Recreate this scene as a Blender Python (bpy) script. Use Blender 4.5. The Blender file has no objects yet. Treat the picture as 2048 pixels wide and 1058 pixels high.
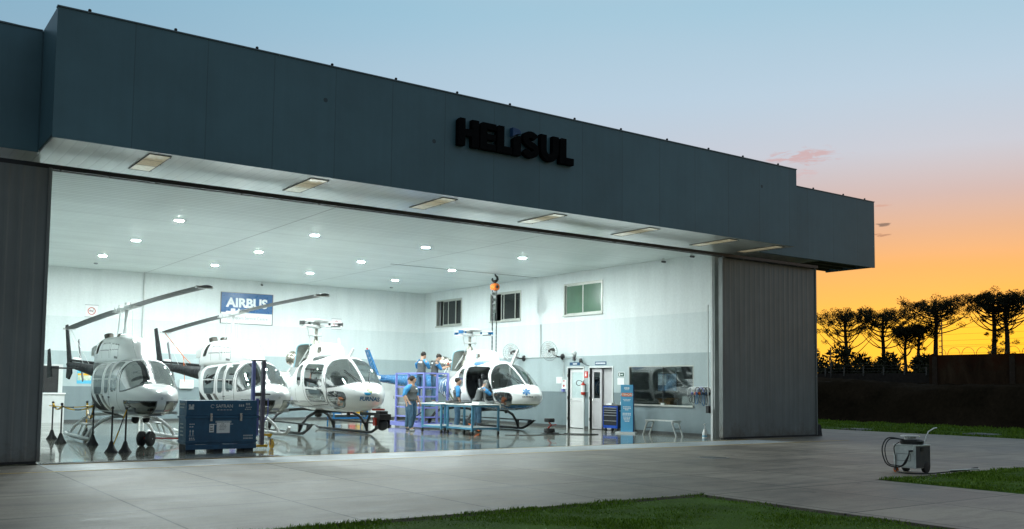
import bpy, bmesh, math, random
import numpy as np
from mathutils import Vector, Matrix
PI = math.pi
random.seed(7)
rng = np.random.default_rng(7)
S = bpy.context.scene
COL = S.collection

# ------------------------------------------------------------------ camera
CAM_H = 1.5
cam_d = bpy.data.cameras.new('camera'); cam = bpy.data.objects.new('camera', cam_d); COL.objects.link(cam)
def cam_axes(yaw, pitch, roll):
    cy, sy = math.cos(yaw), math.sin(yaw)
    f = Vector((sy*math.cos(pitch), cy*math.cos(pitch), math.sin(pitch)))
    r = Vector((cy, -sy, 0)); d = f.cross(r)
    c, s = math.cos(roll), math.sin(roll)
    return c*r+s*d, -s*r+c*d, f
_r, _d, _f = cam_axes(0.61926, 0.068087, -0.0111916)
cam.matrix_world = Matrix(((_r.x, -_d.x, -_f.x, 0), (_r.y, -_d.y, -_f.y, 0), (_r.z, -_d.z, -_f.z, CAM_H), (0, 0, 0, 1)))
cam_d.sensor_width = 36; cam_d.lens = 1886.8/2048*36
cam_d.shift_y = 114.2/2048
cam_d.clip_start = 0.1; cam_d.clip_end = 4000
S.camera = cam

# ------------------------------------------------------------------ colour management / sampling
S.view_settings.view_transform = 'Standard'; S.view_settings.look = 'None'
S.view_settings.exposure = 0.0; S.view_settings.gamma = 1.0; S.view_settings.use_curve_mapping = False
S.render.engine = 'CYCLES'
S.cycles.use_denoising = True
try: S.cycles.denoiser = 'OPENIMAGEDENOISE'
except Exception: pass
S.cycles.max_bounces = 10; S.cycles.diffuse_bounces = 5; S.cycles.glossy_bounces = 4
S.cycles.transparent_max_bounces = 16; S.cycles.sample_clamp_indirect = 6.0

# ------------------------------------------------------------------ world: dusk sky
SUN_AZ, SUN_EL = math.radians(61), math.radians(1.0)      # azimuth from +Y towards +X
LAMP_POWER = 2050.0
world = bpy.data.worlds.new('World'); S.world = world; world.use_nodes = True
nt = world.node_tree; nt.nodes.clear()
class G:
    """tiny node-graph helper"""
    def __init__(s, nt): s.nt = nt
    def n(s, t, **kw):
        x = s.nt.nodes.new(t)
        for k, v in kw.items(): setattr(x, k, v)
        return x
    def put(s, sock, v):
        if isinstance(v, bpy.types.NodeSocket): s.nt.links.new(v, sock)
        elif v is not None: sock.default_value = v
    def m(s, op, a, b=None, c=None, clamp=False):
        x = s.n('ShaderNodeMath', operation=op, use_clamp=clamp)
        for i, v in enumerate((a, b, c)): s.put(x.inputs[i], v)
        return x.outputs[0]
    def vm(s, op, a, b=None):
        x = s.n('ShaderNodeVectorMath', operation=op)
        s.put(x.inputs[0], a); s.put(x.inputs[1], b)
        return x.outputs['Value'] if op in ('DOT_PRODUCT', 'LENGTH', 'DISTANCE') else x.outputs[0]
    def sep(s, v):
        x = s.n('ShaderNodeSeparateXYZ'); s.put(x.inputs[0], v); return x.outputs
    def comb(s, a, b, c):
        x = s.n('ShaderNodeCombineXYZ')
        for i, v in enumerate((a, b, c)): s.put(x.inputs[i], v)
        return x.outputs[0]
    def ramp(s, f, stops, interp='LINEAR'):
        x = s.n('ShaderNodeValToRGB'); s.put(x.inputs[0], f); r = x.color_ramp; r.interpolation = interp
        while len(r.elements) > 1: r.elements.remove(r.elements[-1])
        r.elements[0].position = stops[0][0]
        c = stops[0][1]; r.elements[0].color = (c if not isinstance(c, (int, float)) else (c,)*3)[:3]+(1,)
        for p, c in stops[1:]:
            e = r.elements.new(p); e.color = (tuple(c) if not isinstance(c, (int, float)) else (c,)*3)[:3]+(1,)
        return x.outputs[0]
    def mix(s, f, a, b, bt='MIX'):
        x = s.n('ShaderNodeMix', data_type='RGBA', blend_type=bt)
        s.put(x.inputs[0], f)
        for i, v in ((6, a), (7, b)):
            s.put(x.inputs[i], v if isinstance(v, bpy.types.NodeSocket) else tuple(v)[:3]+(1,))
        return x.outputs[2]
    def noise(s, vec, scale, detail=4, rough=0.55, dist=0.0):
        x = s.n('ShaderNodeTexNoise'); s.put(x.inputs['Vector'], vec)
        x.inputs['Scale'].default_value = scale; x.inputs['Detail'].default_value = detail
        x.inputs['Roughness'].default_value = rough; x.inputs['Distortion'].default_value = dist
        return x.outputs[0]
    def mapr(s, v, a, b, c, d, smooth=False):
        x = s.n('ShaderNodeMapRange', interpolation_type='SMOOTHSTEP' if smooth else 'LINEAR'); x.clamp = True
        for i, q in enumerate((v, a, b, c, d)): s.put(x.inputs[i], q)
        return x.outputs[0]
g = G(nt)
tc = g.n('ShaderNodeTexCoord').outputs['Generated']
dirn = g.vm('NORMALIZE', tc)
dx, dy, dz = g.sep(dirn)[:]
el = g.m('MULTIPLY', g.m('ARCSINE', dz), 180/PI)
az = g.m('MULTIPLY', g.m('ARCTAN2', dx, dy), 180/PI)
hor = g.vm('NORMALIZE', g.comb(dx, dy, 0.0))
sd = g.vm('DOT_PRODUCT', hor, (math.sin(SUN_AZ), math.cos(SUN_AZ), 0))
def er(stops):
    return g.ramp(g.m('DIVIDE', g.m('ADD', el, 6.0), 96.0, clamp=True), [((e+6)/96, c) for e, c in stops])
near = er([(-6, (.02, .015, .01)), (-1, (.5, .25, .02)), (0.5, (1.0, .55, .012)), (3.4, (1.0, .56, .018)), (5.0, (.95, .46, .075)), (7, (.84, .41, .125)),
           (9, (.69, .405, .255)), (11, (.565, .44, .43)), (13.5, (.52, .57, .66)), (17, (.45, .60, .73)), (22, (.34, .56, .70)), (40, (.33, .43, .50)), (90, (.36, .38, .38))])
side = er([(-6, (.01, .01, .012)), (0, (.80, .48, .16)), (4, (.72, .46, .24)), (8, (.52, .43, .38)), (13, (.33, .45, .56)), (22, (.205, .42, .57)), (42, (.30, .38, .45)), (90, (.36, .38, .38))])
away = er([(-6, (.008, .009, .01)), (0, (.07, .09, .12)), (20, (.12, .17, .22)), (45, (.22, .28, .33)), (90, (.36, .38, .38))])
f1 = g.mapr(sd, math.cos(math.radians(58)), math.cos(math.radians(12)), 0, 1, True)
f2 = g.mapr(sd, -0.55, math.cos(math.radians(50)), 0, 1, True)
sky = g.mix(f1, g.mix(f2, away, side), near)
# thin dusk clouds, placed by compass bearing and height
nv = g.comb(g.m('MULTIPLY', az, .45), g.m('MULTIPLY', el, 2.2), 0.0)
cn = g.noise(nv, 1.9, 6, .62, .6)
def cloud(a0, e0, sa, se, lo, hi):
    q = g.m('ADD', g.m('POWER', g.m('DIVIDE', g.m('SUBTRACT', az, a0), sa), 2.0), g.m('POWER', g.m('DIVIDE', g.m('SUBTRACT', el, e0), se), 2.0))
    w = g.m('EXPONENT', g.m('MULTIPLY', q, -1.0))
    return g.mapr(g.m('MULTIPLY', w, g.m('ADD', g.m('MULTIPLY', cn, 2.6), -.55)), lo, hi, 0, 1, True)
c1 = cloud(52.9, 13.4, 2.9, .70, .42, .80)
c1b = cloud(52.3, 12.4, 2.0, .55, .44, .82)
sky = g.mix(g.m('MULTIPLY', c1, .85), sky, (.56, .37, .39))
sky = g.mix(g.m('MULTIPLY', c1b, .55), sky, (.60, .40, .42))
c2 = cloud(56.9, 9.35, .75, .22, .38, .7)
sky = g.mix(g.m('MULTIPLY', c2, .9), sky, (.10, .085, .09))
c3 = cloud(56.9, 8.75, .75, .14, .38, .75)
sky = g.mix(g.m('MULTIPLY', c3, .7), sky, (.30, .14, .10))
c4 = cloud(57.0, 10.4, .8, .10, .4, .8)
sky = g.mix(g.m('MULTIPLY', c4, .5), sky, (.55, .26, .2))
haze_n = g.noise(g.comb(g.m('MULTIPLY', az, .03), g.m('MULTIPLY', el, .12), 0.0), 1.0, 3, .5)
sky = g.mix(g.mapr(haze_n, .35, .7, 0, .10), sky, (.62, .60, .62))
nish = g.n('ShaderNodeTexSky', sky_type='NISHITA'); nish.sun_disc = False
nish.sun_elevation = SUN_EL; nish.sun_rotation = SUN_AZ
ns = g.vm('SCALE', nish.outputs[0]); g.nt.nodes[-1].inputs['Scale'].default_value = 0.02
total = g.vm('ADD', sky, ns)
bg = g.n('ShaderNodeBackground'); g.put(bg.inputs[0], total); bg.inputs[1].default_value = 1.0
wo = g.n('ShaderNodeOutputWorld'); nt.links.new(bg.outputs[0], wo.inputs[0])

# last of the sun: very low, warm, behind the trees on the right
sl = bpy.data.lights.new('sun', 'SUN'); so = bpy.data.objects.new('sun', sl); COL.objects.link(so)
sl.energy = 0.12; sl.color = (1, .55, .25); sl.angle = math.radians(4)
sv = Vector((math.sin(SUN_AZ)*math.cos(SUN_EL), math.cos(SUN_AZ)*math.cos(SUN_EL), math.sin(SUN_EL)))
so.rotation_euler = sv.to_track_quat('Z', 'Y').to_euler()

# ------------------------------------------------------------------ materials
MATS = {}
def newmat(name):
    m = bpy.data.materials.new(name); m.use_nodes = True
    nt = m.node_tree; b = nt.nodes['Principled BSDF']; return m, G(nt), b
def paint(name, col, rough=.45, metal=0.0, var=.08, vscale=3.0, bump=0.0, bscale=30.0, coat=0.0, spec=.5):
    """painted / plain surface with slight tonal and gloss variation"""
    if name in MATS: return MATS[name]
    m, g, b = newmat(name)
    pos = g.n('ShaderNodeTexCoord').outputs['Object']
    n1 = g.noise(pos, vscale, 5, .6)
    f = g.mapr(n1, .3, .7, 1-var, 1+var)
    c = g.n('ShaderNodeVectorMath', operation='SCALE'); c.inputs[0].default_value = tuple(col)[:3]; g.put(c.inputs['Scale'], f)
    g.put(b.inputs['Base Color'], c.outputs[0])
    g.put(b.inputs['Roughness'], g.mapr(g.noise(pos, vscale*3, 4), .3, .7, max(.02, rough*.8), min(1, rough*1.2)))
    b.inputs['Metallic'].default_value = metal
    b.inputs['Specular IOR Level'].default_value = spec
    b.inputs['Coat Weight'].default_value = coat; b.inputs['Coat Roughness'].default_value = .05
    if bump:
        bn = g.n('ShaderNodeBump'); bn.inputs['Strength'].default_value = bump; bn.inputs['Distance'].default_value = .01
        g.put(bn.inputs['Height'], g.noise(pos, bscale, 4)); g.put(b.inputs['Normal'], bn.outputs[0])
    MATS[name] = m; return m
def emis(name, col, s):
    if name in MATS: return MATS[name]
    m, g, b = newmat(name)
    b.inputs['Base Color'].default_value = tuple(col)+(1,)
    b.inputs['Emission Color'].default_value = tuple(col)+(1,); b.inputs['Emission Strength'].default_value = s
    MATS[name] = m; return m
def glass(name, tint=(.55, .6, .6), gloss=.12, rough=.02):
    if name in MATS: return MATS[name]
    m = bpy.data.materials.new(name); m.use_nodes = True; nt = m.node_tree; nt.nodes.clear(); g = G(nt)
    t = g.n('ShaderNodeBsdfTransparent'); t.inputs[0].default_value = tuple(tint)+(1,)
    gl = g.n('ShaderNodeBsdfGlossy'); gl.inputs[0].default_value = (.95, .97, .97, 1); gl.inputs['Roughness'].default_value = rough
    lw = g.n('ShaderNodeLayerWeight'); lw.inputs[0].default_value = .25
    f = g.m('ADD', g.m('MULTIPLY', lw.outputs['Fresnel'], .40), gloss*.6, clamp=True)
    mx = g.n('ShaderNodeMixShader'); g.put(mx.inputs[0], f); nt.links.new(t.outputs[0], mx.inputs[1]); nt.links.new(gl.outputs[0], mx.inputs[2])
    o = g.n('ShaderNodeOutputMaterial'); nt.links.new(mx.outputs[0], o.inputs[0])
    MATS[name] = m; return m
M_white = paint('white_paint', (.78, .79, .78), .25, coat=.4, var=.02)
M_steel = paint('brushed_steel', (.55, .56, .56), .3, 1.0, .12, 12)
M_dsteel = paint('dark_steel', (.12, .12, .12), .4, .8, .2, 8)
M_black = paint('black_rubber', (.018, .018, .019), .6, var=.25, vscale=9)
M_blackp = paint('black_paint', (.02, .021, .023), .35, var=.2)
M_grey = paint('grey_paint', (.35, .37, .38), .5)
M_lgrey = paint('light_grey_paint', (.62, .64, .63), .45)
M_red = paint('red_paint', (.55, .04, .02), .35)
M_orange = paint('orange_paint', (.75, .16, .02), .4)
M_yellow = paint('yellow_paint', (.72, .42, .01), .45)
M_alu = paint('aluminium', (.68, .69, .67), .38, .85, .12, 9)
M_paper = paint('white_paper', (.82, .83, .82), .8, var=.02)
M_wtext = paint('white_lettering', (.80, .82, .82), .5, var=.02)

# ------------------------------------------------------------------ mesh helpers
class MB:
    def __init__(s): s.b = bmesh.new(); s.mi = 0
    def _tag(s, faces):
        for f in faces: f.material_index = s.mi
    def box(s, x0, x1, y0, y1, z0, z1, mat=None):
        vs = [s.b.verts.new(p) for p in ((x0,y0,z0),(x1,y0,z0),(x1,y1,z0),(x0,y1,z0),(x0,y0,z1),(x1,y0,z1),(x1,y1,z1),(x0,y1,z1))]
        if mat is not None:
            for v in vs: v.co = mat @ v.co
        F = [s.b.faces.new([vs[i] for i in q]) for q in ((3,2,1,0),(4,5,6,7),(0,1,5,4),(1,2,6,5),(2,3,7,6),(3,0,4,7))]
        s._tag(F); return s
    def cbox(s, c, sz, rot=None):
        m = Matrix.Translation(Vector(c))
        if rot is not None: m = m @ rot.to_4x4()
        return s.box(-sz[0]/2, sz[0]/2, -sz[1]/2, sz[1]/2, -sz[2]/2, sz[2]/2, m)
    def bar(s, a, b, w, h=None):
        """square bar from a to b"""
        a, b = Vector(a), Vector(b); d = b-a; L = d.length
        if L < 1e-6: return s
        q = d.to_track_quat('Z', 'Y').to_matrix()
        return s.cbox((a+b)/2, (w, h or w, L), q)
    def tube(s, pts, r, n=8, closed=False, cap=True):
        pts = [Vector(p) for p in pts]; N = len(pts)
        rs = r if isinstance(r, (list, tuple)) else [r]*N
        rings = []; prev = None
        for i, p in enumerate(pts):
            if closed: t = pts[(i+1) % N]-pts[i-1]
            else: t = (pts[min(i+1, N-1)]-pts[max(i-1, 0)])
            t.normalize()
            if prev is None:
                u = t.orthogonal().normalized()
            else:
                u = prev-t*prev.dot(t)
                if u.length < 1e-6: u = t.orthogonal()
                u.normalize()
            prev = u; w = t.cross(u)
            rings.append([s.b.verts.new(p+(u*math.cos(2*PI*k/n)+w*math.sin(2*PI*k/n))*rs[i]) for k in range(n)])
        F = []
        rr = range(N if closed else N-1)
        for i in rr:
            A, B = rings[i], rings[(i+1) % N]
            for k in range(n): F.append(s.b.faces.new((A[k], A[(k+1) % n], B[(k+1) % n], B[k])))
        if cap and not closed:
            F.append(s.b.faces.new(rings[0][::-1])); F.append(s.b.faces.new(rings[-1]))
        s._tag(F); return s
    def cyl(s, a, b, r, r2=None, n=16): return s.tube([a, b], [r, r if r2 is None else r2], n)
    def lathe(s, c, axis, prof, n=20):
        """prof: list of (distance along axis, radius)"""
        c = Vector(c); ax = Vector(axis).normalized()
        return s.tube([c+ax*d for d, _ in prof], [max(r, 1e-4) for _, r in prof], n) if all(prof[i][0] < prof[i+1][0] for i in range(len(prof)-1)) else s._lathe(c, ax, prof, n)
    def _lathe(s, c, ax, prof, n):
        c, ax = Vector(c), Vector(ax).normalized()
        u = ax.orthogonal().normalized(); w = ax.cross(u); rings = []
        for d, r in prof:
            r = max(r, 1e-4)
            rings.append([s.b.verts.new(c+ax*d+(u*math.cos(2*PI*k/n)+w*math.sin(2*PI*k/n))*r) for k in range(n)])
        F = []
        for A, B in zip(rings, rings[1:]):
            for k in range(n): F.append(s.b.faces.new((A[k], A[(k+1) % n], B[(k+1) % n], B[k])))
        F.append(s.b.faces.new(rings[0][::-1])); F.append(s.b.faces.new(rings[-1]))
        s._tag(F); return s
    def torus(s, c, axis, R, r, n=24, k=8):
        c = Vector(c); ax = Vector(axis).normalized(); u = ax.orthogonal().normalized(); w = ax.cross(u)
        return s.tube([c+(u*math.cos(2*PI*i/n)+w*math.sin(2*PI*i/n))*R for i in range(n)], r, k, closed=True)
    def ball(s, c, r, n=12, sz=None):
        c = Vector(c); sx, sy, sz_ = sz or (1, 1, 1); R = n//2; rings = []
        for i in range(1, R):
            t = PI*i/R
            rings.append([s.b.verts.new(c+Vector((r*sx*math.sin(t)*math.cos(2*PI*k/n), r*sy*math.sin(t)*math.sin(2*PI*k/n), r*sz_*math.cos(t)))) for k in range(n)])
        top = s.b.verts.new(c+Vector((0, 0, r*sz_))); bot = s.b.verts.new(c-Vector((0, 0, r*sz_))); F = []
        for k in range(n):
            F.append(s.b.faces.new((top, rings[0][k], rings[0][(k+1) % n])))
            F.append(s.b.faces.new((bot, rings[-1][(k+1) % n], rings[-1][k])))
        for A, B in zip(rings, rings[1:]):
            for k in range(n): F.append(s.b.faces.new((A[k], B[k], B[(k+1) % n], A[(k+1) % n])))
        s._tag(F); return s
    def prism(s, poly, f, d):
        """poly: 2-D outline, f(a, b) -> point, d: extrusion vector"""
        d = Vector(d); A = [s.b.verts.new(f(*p)) for p in poly]; B = [s.b.verts.new(Vector(f(*p))+d) for p in poly]
        F = [s.b.faces.new(A[::-1]), s.b.faces.new(B)]; n = len(poly)
        for i in range(n): F.append(s.b.faces.new((A[i], A[(i+1) % n], B[(i+1) % n], B[i])))
        s._tag(F); return s
    def quad(s, pts):
        s._tag([s.b.faces.new([s.b.verts.new(p) for p in pts])]); return s
    def build(s, name, mat, parent=None, smooth=False, bevel=0.0):
        bmesh.ops.recalc_face_normals(s.b, faces=s.b.faces)
        if bevel:
            es = [e for e in s.b.edges if len(e.link_faces) == 2 and e.calc_face_angle(0) > .6]
            bmesh.ops.bevel(s.b, geom=es, offset=bevel, segments=2, affect='EDGES', profile=.6, clamp_overlap=True)
        me = bpy.data.meshes.new(name); s.b.to_mesh(me); s.b.free()
        for m in (mat if isinstance(mat, (list, tuple)) else [mat]): me.materials.append(m)
        if smooth:
            me.shade_smooth()
            try: me.set_sharp_from_angle(angle=math.radians(40))
            except Exception: pass
        o = bpy.data.objects.new(name, me); COL.objects.link(o)
        if parent is not None: o.parent = parent
        return o
def link(name, me, parent=None, mats=()):
    for m in mats: me.materials.append(m)
    o = bpy.data.objects.new(name, me); COL.objects.link(o)
    if parent is not None: o.parent = parent
    return o
def npmesh(name, V, F, mats, parent=None, smooth=True, mi=None):
    """V (n,3), F (m,k) arrays"""
    V = np.asarray(V, dtype=np.float32); F = np.asarray(F, dtype=np.int32); k = F.shape[1]
    me = bpy.data.meshes.new(name); me.vertices.add(len(V)); me.vertices.foreach_set('co', V.ravel())
    me.loops.add(F.size); me.loops.foreach_set('vertex_index', F.ravel())
    me.polygons.add(len(F)); me.polygons.foreach_set('loop_start', np.arange(0, F.size, k, dtype=np.int32))
    me.polygons.foreach_set('loop_total', np.full(len(F), k, dtype=np.int32))
    if mi is not None: me.polygons.foreach_set('material_index', np.asarray(mi, dtype=np.int32))
    me.update(calc_edges=True); me.validate()
    if smooth: me.shade_smooth()
    return link(name, me, parent, mats)
def thing(name, label, cat, loc=(0, 0, 0), rz=0, group=None):
    o = bpy.data.objects.new(name, None); COL.objects.link(o); o.location = loc; o.rotation_euler = (0, 0, rz)
    o.empty_display_size = .2
    return tag(o, label, cat, group)
def tag(o, label, cat, group=None):
    o['label'] = label; o['category'] = cat
    if group: o['group'] = group
    return o
def struct(o, kind='structure'): o['kind'] = kind; return o
def dup(o, parent=None):
    c = o.copy(); COL.objects.link(c)
    if parent is not None: c.parent = parent
    for ch in list(o.children): dup(ch, c)
    return c
def text(name, s, size, f, mat, parent=None, depth=.004, bold=0.0, align='CENTER', sx=1.0, shear=0.0, spacing=1.0):
    """lettering as a mesh; f is a matrix placing the text plane (x right, y up, z out)"""
    c = bpy.data.curves.new(name, 'FONT'); c.body = s; c.size = size; c.align_x = align; c.align_y = 'CENTER'
    c.extrude = depth; c.offset = bold; c.shear = shear; c.space_character = spacing; c.resolution_u = 4
    o = bpy.data.objects.new(name, c); COL.objects.link(o)
    dg = bpy.context.evaluated_depsgraph_get(); dg.update()
    me = bpy.data.meshes.new_from_object(o.evaluated_get(dg)); bpy.data.objects.remove(o); bpy.data.curves.remove(c)
    me.transform(f @ Matrix.Diagonal((sx, 1, 1, 1))); me.materials.clear(); me.name = name
    return link(name, me, parent, [mat])
def frame(o, x, n):
    """matrix: origin o, text-right x, outward normal n"""
    x = Vector(x).normalized(); n = Vector(n).normalized(); y = n.cross(x)
    return Matrix(((x.x, y.x, n.x, o[0]), (x.y, y.y, n.y, o[1]), (x.z, y.z, n.z, o[2]), (0, 0, 0, 1)))

# ================================================================== THE SETTING
def concrete_mat(name, base, rough_lo, rough_hi, joints=False, warm=.0):
    m, g, b = newmat(name)
    pos = g.n('ShaderNodeNewGeometry').outputs['Position']
    px, py, pz = g.sep(pos)[:]
    # broom marks run along X
    st = g.noise(g.comb(g.m('MULTIPLY', px, .55), g.m('MULTIPLY', py, 3.2), 0.0), 1.3, 7, .65, .4)
    big = g.noise(pos, .22, 5, .6, .3); mid = g.noise(pos, 1.4, 6, .62)
    fine = g.noise(pos, 26, 3, .7)
    v = g.m('ADD', g.m('ADD', g.m('MULTIPLY', st, .50), g.m('MULTIPLY', big, .60)), g.m('ADD', g.m('MULTIPLY', mid, .28), g.m('MULTIPLY', fine, .22)))
    v = g.mapr(v, .69, .91, .60, 1.40)
    col = g.vm('MULTIPLY', g.comb(v, v, v), tuple(base))
    rough = g.mapr(g.m('ADD', g.m('MULTIPLY', big, .7), g.m('MULTIPLY', st, .5)), .4, .8, rough_lo, rough_hi)
    if joints:
        def line(c, off, per, w):
            q = g.m('ABSOLUTE', g.m('SUBTRACT', g.m('MODULO', g.m('ADD', g.m('ADD', c, -off), 400*per+per/2), per), per/2))
            wob = g.m('MULTIPLY', g.noise(pos, 3.0, 3), .006)
            return g.m('LESS_THAN', q, g.m('ADD', wob, w))
        lx = line(px, 3.0, 1.805, .013); ly = line(py, 13.82, 2.25, .015)
        # slabs differ a little in tone
        ix = g.m('FLOOR', g.m('DIVIDE', g.m('SUBTRACT', px, 3.0), 1.805)); iy = g.m('FLOOR', g.m('DIVIDE', g.m('SUBTRACT', py, 13.82), 2.25))
        wn = g.n('ShaderNodeTexWhiteNoise', noise_dimensions='2D'); g.put(wn.inputs['Vector'], g.comb(ix, iy, 0.0))
        tv = g.mapr(wn.outputs['Value'], 0, 1, .86, 1.12)
        col = g.vm('MULTIPLY', col, g.comb(tv, tv, tv))
        # scattered dark drips and tyre scuffs
        sp = g.mapr(g.noise(pos, 2.1, 2, .5), .70, .76, 0, .6)
        tyre = g.mapr(g.noise(g.comb(g.m('MULTIPLY', px, .12), g.m('MULTIPLY', py, 1.5), 3.0), 1.2, 4, .6), .60, .70, 0, .38)
        col = g.mix(sp, col, (.05, .05, .045)); col = g.mix(tyre, col, (.06, .06, .06))
        col = g.mix(g.m('MULTIPLY', g.m('MAXIMUM', lx, ly), .85), col, (.03, .03, .028))
    g.put(b.inputs['Base Color'], col); g.put(b.inputs['Roughness'], rough)
    b.inputs['Specular IOR Level'].default_value = .40
    bn = g.n('ShaderNodeBump'); bn.inputs['Strength'].default_value = .25; bn.inputs['Distance'].default_value = .006
    g.put(bn.inputs['Height'], g.m('ADD', st, g.m('MULTIPLY', fine, .5))); g.put(b.inputs['Normal'], bn.outputs[0])
    return m
M_apron = concrete_mat('apron_concrete', (.232, .203, .164), .40, .64, joints=True)
M_strip = concrete_mat('threshold_concrete', (.34, .37, .385), .30, .5)
def floor_mat():
    m, g, b = newmat('polished_floor')
    pos = g.n('ShaderNodeNewGeometry').outputs['Position']; px, py, pz = g.sep(pos)[:]
    big = g.noise(pos, .35, 5, .62, .5); sm = g.noise(pos, 4.5, 5, .6)
    v = g.mapr(g.m('ADD', g.m('MULTIPLY', big, .7), g.m('MULTIPLY', sm, .4)), .35, .75, .66, 1.25)
    col = g.vm('MULTIPLY', g.comb(v, v, v), (.215, .215, .180))
    col = g.mix(g.mapr(g.noise(pos, .8, 4, .6, 1.5), .56, .68, 0, .35), col, (.16, .15, .10))
    g.put(b.inputs['Base Color'], col)
    g.put(b.inputs['Roughness'], g.mapr(g.noise(pos, 1.1, 5, .6), .35, .7, .07, .24))
    b.inputs['Coat Weight'].default_value = .5; b.inputs['Coat Roughness'].default_value = .04
    bn = g.n('ShaderNodeBump'); bn.inputs['Strength'].default_value = .05; bn.inputs['Distance'].default_value = .02
    g.put(bn.inputs['Height'], g.noise(pos, 2.2, 3)); g.put(b.inputs['Normal'], bn.outputs[0]); return m
def soil_mat():
    m, g, b = newmat('dark_soil'); pos = g.n('ShaderNodeNewGeometry').outputs['Position']
    n = g.noise(pos, 6, 6, .65)
    g.put(b.inputs['Base Color'], g.ramp(n, [(.3, (.006, .007, .003)), (.7, (.028, .030, .012))])); b.inputs['Roughness'].default_value = 1
    b.inputs['Specular IOR Level'].default_value = .1
    return m
M_soil = soil_mat()
def turf_mat(name, a, c):
    m, g, b = newmat(name); pos = g.n('ShaderNodeNewGeometry').outputs['Position']
    n = g.m('ADD', g.m('MULTIPLY', g.noise(pos, 1.2, 5, .6), .5), g.m('MULTIPLY', g.noise(pos, 40, 3, .7), .5))
    g.put(b.inputs['Base Color'], g.ramp(n, [(.36, a), (.64, c)])); b.inputs['Roughness'].default_value = .9
    b.inputs['Specular IOR Level'].default_value = .15
    bn = g.n('ShaderNodeBump'); bn.inputs['Strength'].default_value = .8; bn.inputs['Distance'].default_value = .03
    g.put(bn.inputs['Height'], g.noise(pos, 50, 4)); g.put(b.inputs['Normal'], bn.outputs[0]); return m
M_turf = turf_mat('turf', (.028, .065, .005), (.085, .18, .014))

def sheet(name, rects, z, mat, kind='structure'):
    b = MB()
    for x0, x1, y0, y1 in rects: b.quad([(x0, y0, z), (x1, y0, z), (x1, y1, z), (x0, y1, z)])
    return struct(b.build(name, mat), kind)
sheet('ground', [(-900, 900, -900, 900)], -.06, M_soil)
GX0, GX1, GY = 10.04, 14.23, 9.45          # taxiway between the two lawns
def slab(name, rects, z, mat):
    b = MB()
    for x0, x1, y0, y1 in rects: b.box(x0, x1, y0, y1, z-.12, z)
    return struct(b.build(name, mat))
slab('apron', [(-40, 30.7, GY, 17.18), (22.2, 30.7, 17.18, 70), (-40, 3.0, 17.18, 18.66), (GX0, GX1, -30, GY)], 0.0, M_apron)
sheet('threshold_strip', [(3.0, 22.2, 17.18, 18.66)], .0, M_strip)
struct(MB().box(3.0, 22.0, 18.66, 37.5, -.1, 0.0).build('hangar_floor', floor_mat()))
M_yline = paint('worn_yellow_line', (.55, .36, .06), .6, var=.35, vscale=5)
sheet('painted_line', [(-8, 24.6, 17.12, 17.20), (3.05, 24.0, 18.60, 18.66)], .004, M_yline)
# drain grating along the door sill
b = MB()
for i in range(90): b.box(3.06+i*.05, 3.085+i*.05, 18.70, 18.92, .002, .012)
b.box(3.05, 7.57, 18.685, 18.70, .002, .014); b.box(3.05, 7.57, 18.92, 18.935, .002, .014)
struct(b.build('drain_grating', M_dsteel))
# turf
LAWNS = [(-30, GX0-.14, -20, GY-.14), (GX1+.14, 60, -20, GY-.14), (30.95, 39.0, GY-.14, 70)]
b = MB()
for x0, x1, y0, y1 in LAWNS:
    nx, ny = max(2, int((x1-x0)/.5)), max(2, int((y1-y0)/.5)); vs = {}
    for i in range(nx+1):
        for j in range(ny+1):
            x, y = x0+(x1-x0)*i/nx, y0+(y1-y0)*j/ny; e = i in (0, nx) or j in (0, ny)
            z = -.015 if e else .012+.018*math.sin(x*1.7+y*.6)*math.sin(y*1.3-x*.4)
            vs[i, j] = b.b.verts.new((x, y, z))
    for i in range(nx):
        for j in range(ny): b.b.faces.new((vs[i, j], vs[i+1, j], vs[i+1, j+1], vs[i, j+1]))
struct(b.build('lawn', M_turf, smooth=True))
def blades(name, n, region, hmin, hmax, mat, wid=.006, dens=None):
    x0, x1, y0, y1 = region
    x = rng.uniform(x0, x1, n); y = rng.uniform(y0, y1, n)
    # tussocks: keep more blades where a wavy field is high
    fld = np.sin(x*3.1+1.3*np.sin(y*2.3))+np.sin(y*4.1+1.7*np.sin(x*1.9))+.8*np.sin(x*9.0+y*7.0)
    keep = rng.random(n) < np.clip(.60+.25*fld+.22*np.sin(x*.83+1.1*np.sin(y*.7))*np.sin(y*.91+x*.31), .10, 1); x, y, fld = x[keep], y[keep], fld[keep]; n = len(x)
    h = rng.uniform(hmin, hmax, n)*(1+.25*np.clip(fld, -1, 1.5)); a = rng.uniform(0, 2*PI, n); l = rng.uniform(.1, .75, n)*h; d = rng.uniform(0, 2*PI, n)
    w = wid*rng.uniform(.6, 1.5, n)
    bx, by = np.cos(a)*w, np.sin(a)*w; lx, ly = np.cos(d)*l, np.sin(d)*l; z = np.full(n, .0)
    V = np.stack([np.stack([x-bx, y-by, z], 1), np.stack([x+bx, y+by, z], 1), np.stack([x+lx*.4+bx*.7, y+ly*.4+by*.7, h*.6], 1), np.stack([x+lx, y+ly, h], 1)], 1).reshape(-1, 3)
    F = (np.arange(n)[:, None]*4+np.array([[0, 1, 2, 3]])).astype(np.int32)
    return struct(npmesh(name, V, F, [mat], smooth=False, mi=rng.integers(0, 1, n)), 'stuff')
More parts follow.
